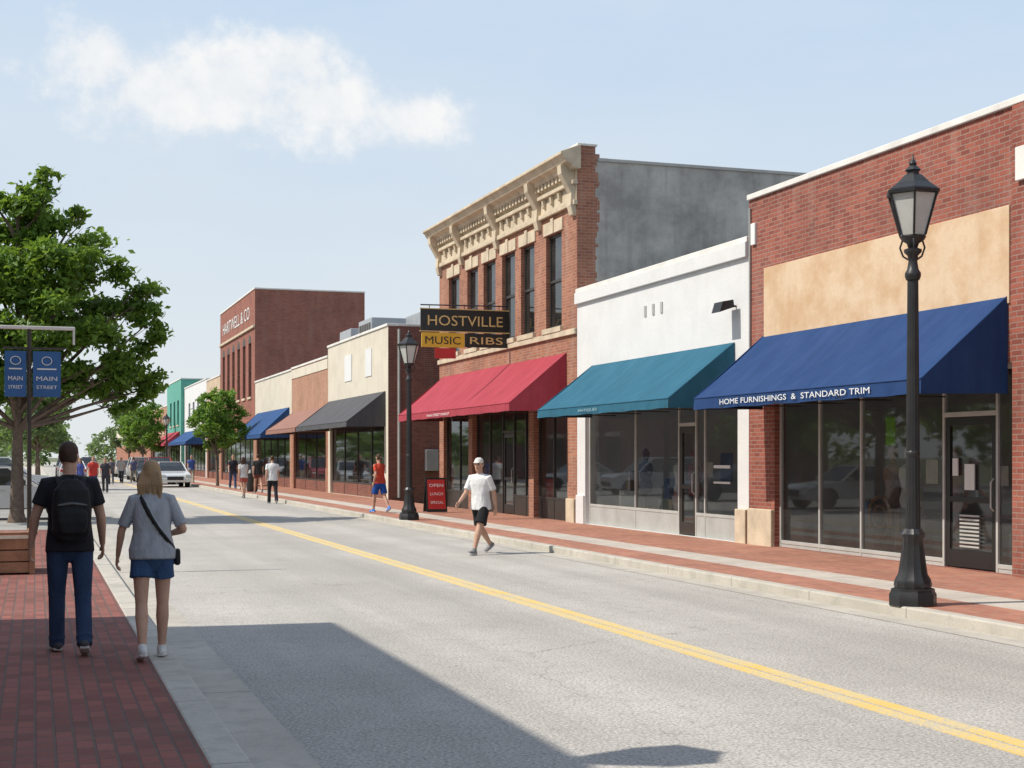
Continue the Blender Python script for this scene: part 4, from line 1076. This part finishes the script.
figure('man_with_backpack', (.27, 12.15, .12), 3, 1.72, legs=((12,4,0),(-12,16,-16)), arms=((2,18,16),(6,14,18)), shirt=(.020,.020,.025), pants=(.03,.055,.115),
       haircol=(.05,.03,.02), shoe=(.06,.06,.065), sole=(.55,.55,.53), pack=(.016,.016,.018), voxel=.0075, headyaw=-25)
figure('woman_with_shoulder_bag', (.88, 11.6, .12), -2, 1.56, legs=((-10,12,-12),(8,3,0)), arms=((8,20,14),(-10,22,85)), female=True, shirt=(.33,.35,.38), pants=(.035,.075,.16),
       long_pants=False, short_len=.46, loose=1.04, hair='long', haircol=(.32,.215,.12), shoe=(.62,.62,.6), sole=(.7,.7,.7), strap=(.015,.015,.015), voxel=.0075, headyaw=-12, sleeve=.85, baggy=1.08)
figure('man_walking', (7.5, 24.1, 0.0), 128, 1.76, legs=((26,6,8),(-20,24,-26)), arms=((-18,10,12),(20,10,28)), shirt=(.66,.66,.66), pants=(.018,.018,.02),
       long_pants=False, short_len=.80, loose=1.12, hair='short', haircol=(.08,.05,.03), cap=(.66,.64,.60), shoe=(.2,.2,.2), sole=(.7,.7,.7), voxel=.009, headyaw=12, sleeve=.78)
V2 = .016
figure('woman_jogging', (9.4, 40.0, .118), 20, 1.70, legs=((18,10,0),(-16,20,-20)), arms=((-25,8,50),(25,8,60)), female=True, shirt=(.55,.07,.04), pants=(.02,.08,.34), long_pants=False, short_len=.8, hair='tail', shoe=(.05,.2,.6), voxel=V2)
figure('pedestrian', (8.3, 52.5, 0), 0, 1.78, legs=((16,5,0),(-16,15,-15)), shirt=(.66,.66,.66), pants=(.02,.02,.025), voxel=V2)
figure('pedestrian', (8.2, 59.5, 0), 10, 1.72, legs=((-14,15,-12),(14,5,0)), female=True, shirt=(.55,.53,.52), pants=(.4,.1,.08), long_pants=False, hair='long', haircol=(.07,.04,.03), voxel=V2)
figure('pedestrian', (9.4, 63.5, .118), 5, 1.75, shirt=(.03,.03,.03), pants=(.15,.05,.04), long_pants=False, voxel=V2)
figure('pedestrian', (9.4, 72, .118), 180, 1.75, shirt=(.03,.03,.04), pants=(.05,.07,.13), voxel=.022)
figure('pedestrian', (9.2, 90, .118), 180, 1.75, shirt=(.05,.1,.3), pants=(.3,.28,.22), voxel=.025)
figure('pedestrian', (8.6, 97, 0), 20, 1.72, shirt=(.5,.5,.1), pants=(.03,.03,.05), voxel=.025)
figure('pedestrian', (2.6, 70, 0), 185, 1.78, shirt=(.5,.05,.04), pants=(.03,.05,.12), voxel=.022)
figure('pedestrian', (3.2, 71, 0), 175, 1.72, shirt=(.05,.05,.06), pants=(.05,.05,.06), voxel=.025)
figure('pedestrian', (2.1, 73, 0), 170, 1.70, female=True, shirt=(.08,.10,.3), pants=(.05,.05,.06), hair='long', voxel=.025)
figure('pedestrian', (4.5, 92, 0), 0, 1.72, shirt=(.1,.1,.12), pants=(.05,.05,.06), voxel=.025)
figure('pedestrian', (5.4, 97, 0), 170, 1.72, shirt=(.4,.38,.35), pants=(.05,.05,.06), voxel=.025)
figure('pedestrian', (6.3, 99, 0), 10, 1.75, shirt=(.1,.12,.2), pants=(.3,.26,.2), voxel=.03)
figure('pedestrian', (3.9, 104, 0), 10, 1.75, shirt=(.5,.5,.48), pants=(.05,.05,.08), voxel=.03)

# ------------------------------------------------------------------ light, sky, camera
EL, PHI = R(49.5), R(4)
tosun = Vector((-math.cos(EL)*math.cos(PHI), math.cos(EL)*math.sin(PHI), math.sin(EL)))
ld = bpy.data.lights.new('sun', 'SUN'); ld.energy = 4.8; ld.angle = R(.5); ld.color = (1, .935, .83)
lo = bpy.data.objects.new('sun', ld); COL.objects.link(lo); lo.rotation_euler = tosun.to_track_quat('Z','Y').to_euler(); lo.location = (-20, 10, 30)

w = bpy.data.worlds.new('World'); scene.world = w; w.use_nodes = True
t = NT(w.node_tree)
out = t.n('ShaderNodeOutputWorld'); bg = t.n('ShaderNodeBackground'); bg.inputs['Strength'].default_value = .12
t.l(bg.outputs[0], out.inputs[0])
sky = t.n('ShaderNodeTexSky', sky_type='NISHITA'); sky.sun_disc = False; sky.sun_elevation = EL; sky.sun_rotation = R(274)
sky.air_density = 1.0; sky.dust_density = 2.0; sky.ozone_density = 1.0
tc = t.n('ShaderNodeTexCoord').outputs['Generated']
sp = t.n('ShaderNodeSeparateXYZ'); t.l(tc, sp.inputs[0])
ysafe = t.math('MAXIMUM', sp.outputs['Y'], .05)
A_ = t.math('DIVIDE', sp.outputs['X'], ysafe); B_ = t.math('DIVIDE', sp.outputs['Z'], ysafe)
ct, st_ = .948, .318
def pix(u, v):
    xc = (u-512)/1422; X = ct*xc+st_; Y = -st_*xc+ct
    return X/Y, (457-v)/1422/Y
cl = None
for u, v, ru, rv in ((150,88,98,50),(102,60,52,42),(235,82,100,54),(320,105,100,44),(405,118,72,36),(300,62,60,34),(190,112,90,26)):
    a_, b_ = pix(u, v)
    dx = t.math('DIVIDE', t.math('SUBTRACT', A_, a_), ru/1422*1.1); dy = t.math('DIVIDE', t.math('SUBTRACT', B_, b_), rv/1422*1.08)
    d = t.math('SUBTRACT', 1.0, t.math('SQRT', t.math('ADD', t.math('MULTIPLY', dx, dx), t.math('MULTIPLY', dy, dy))))
    cl = d if cl is None else t.math('SMOOTH_MAX', cl, d, .15)
cv = t.n('ShaderNodeCombineXYZ'); t.l(A_, cv.inputs[0]); t.l(B_, cv.inputs[1])
nz = t.noise(cv.outputs[0], 26, 5, .62); nz2 = t.noise(cv.outputs[0], 9, 5, .6)
dens = t.math('ADD', cl, t.math('MULTIPLY', t.math('SUBTRACT', nz, .5), 2.0))
dens = t.math('ADD', dens, t.math('MULTIPLY', t.math('SUBTRACT', nz2, .5), 1.0))
mask = t.n('ShaderNodeMapRange', interpolation_type='SMOOTHSTEP'); t.l(dens, mask.inputs[0])
mask.inputs[1].default_value = -.10; mask.inputs[2].default_value = .75; mask.inputs[3].default_value = 0; mask.inputs[4].default_value = .88
def K(r, g_, b_): return (r/.12, g_/.12, b_/.12, 1)
h1 = t.mix(t.rng(sp.outputs['Z'], 0, .30, 0, 1), K(.82,.86,.87), K(.58,.725,.90))
h2 = t.mix(t.rng(sp.outputs['Z'], .30, 1, 0, 1), h1, K(.34,.46,.68))
thin = t.noise(t.scalevec(tc, (1,1,3)), 2.5, 5, .6)
h3 = t.mix(t.rng(thin, .42, .7, 0, .35), h2, K(.82,.87,.90))
base = t.mix(.93, sky.outputs[0], h3)
ccol = t.mix(t.rng(nz, .35, .65, 0, 1), K(.84,.87,.90), K(.97,.965,.95))
fin = t.mix(mask.outputs[0], base, ccol)
t.l(fin, bg.inputs['Color'])

cd = bpy.data.cameras.new('camera'); cam = bpy.data.objects.new('camera', cd); COL.objects.link(cam)
cd.sensor_width = 36; cd.lens = 1422/1024*36; cd.clip_end = 5000; cd.clip_start = .1
cam.location = (0,0,1.72); cam.rotation_euler = (R(90), 0, -math.atan(477/1422))
cd.shift_y = (457-384)/1024
scene.camera = cam
scene.view_settings.view_transform = 'Standard'; scene.view_settings.look = 'None'; scene.view_settings.exposure = 0
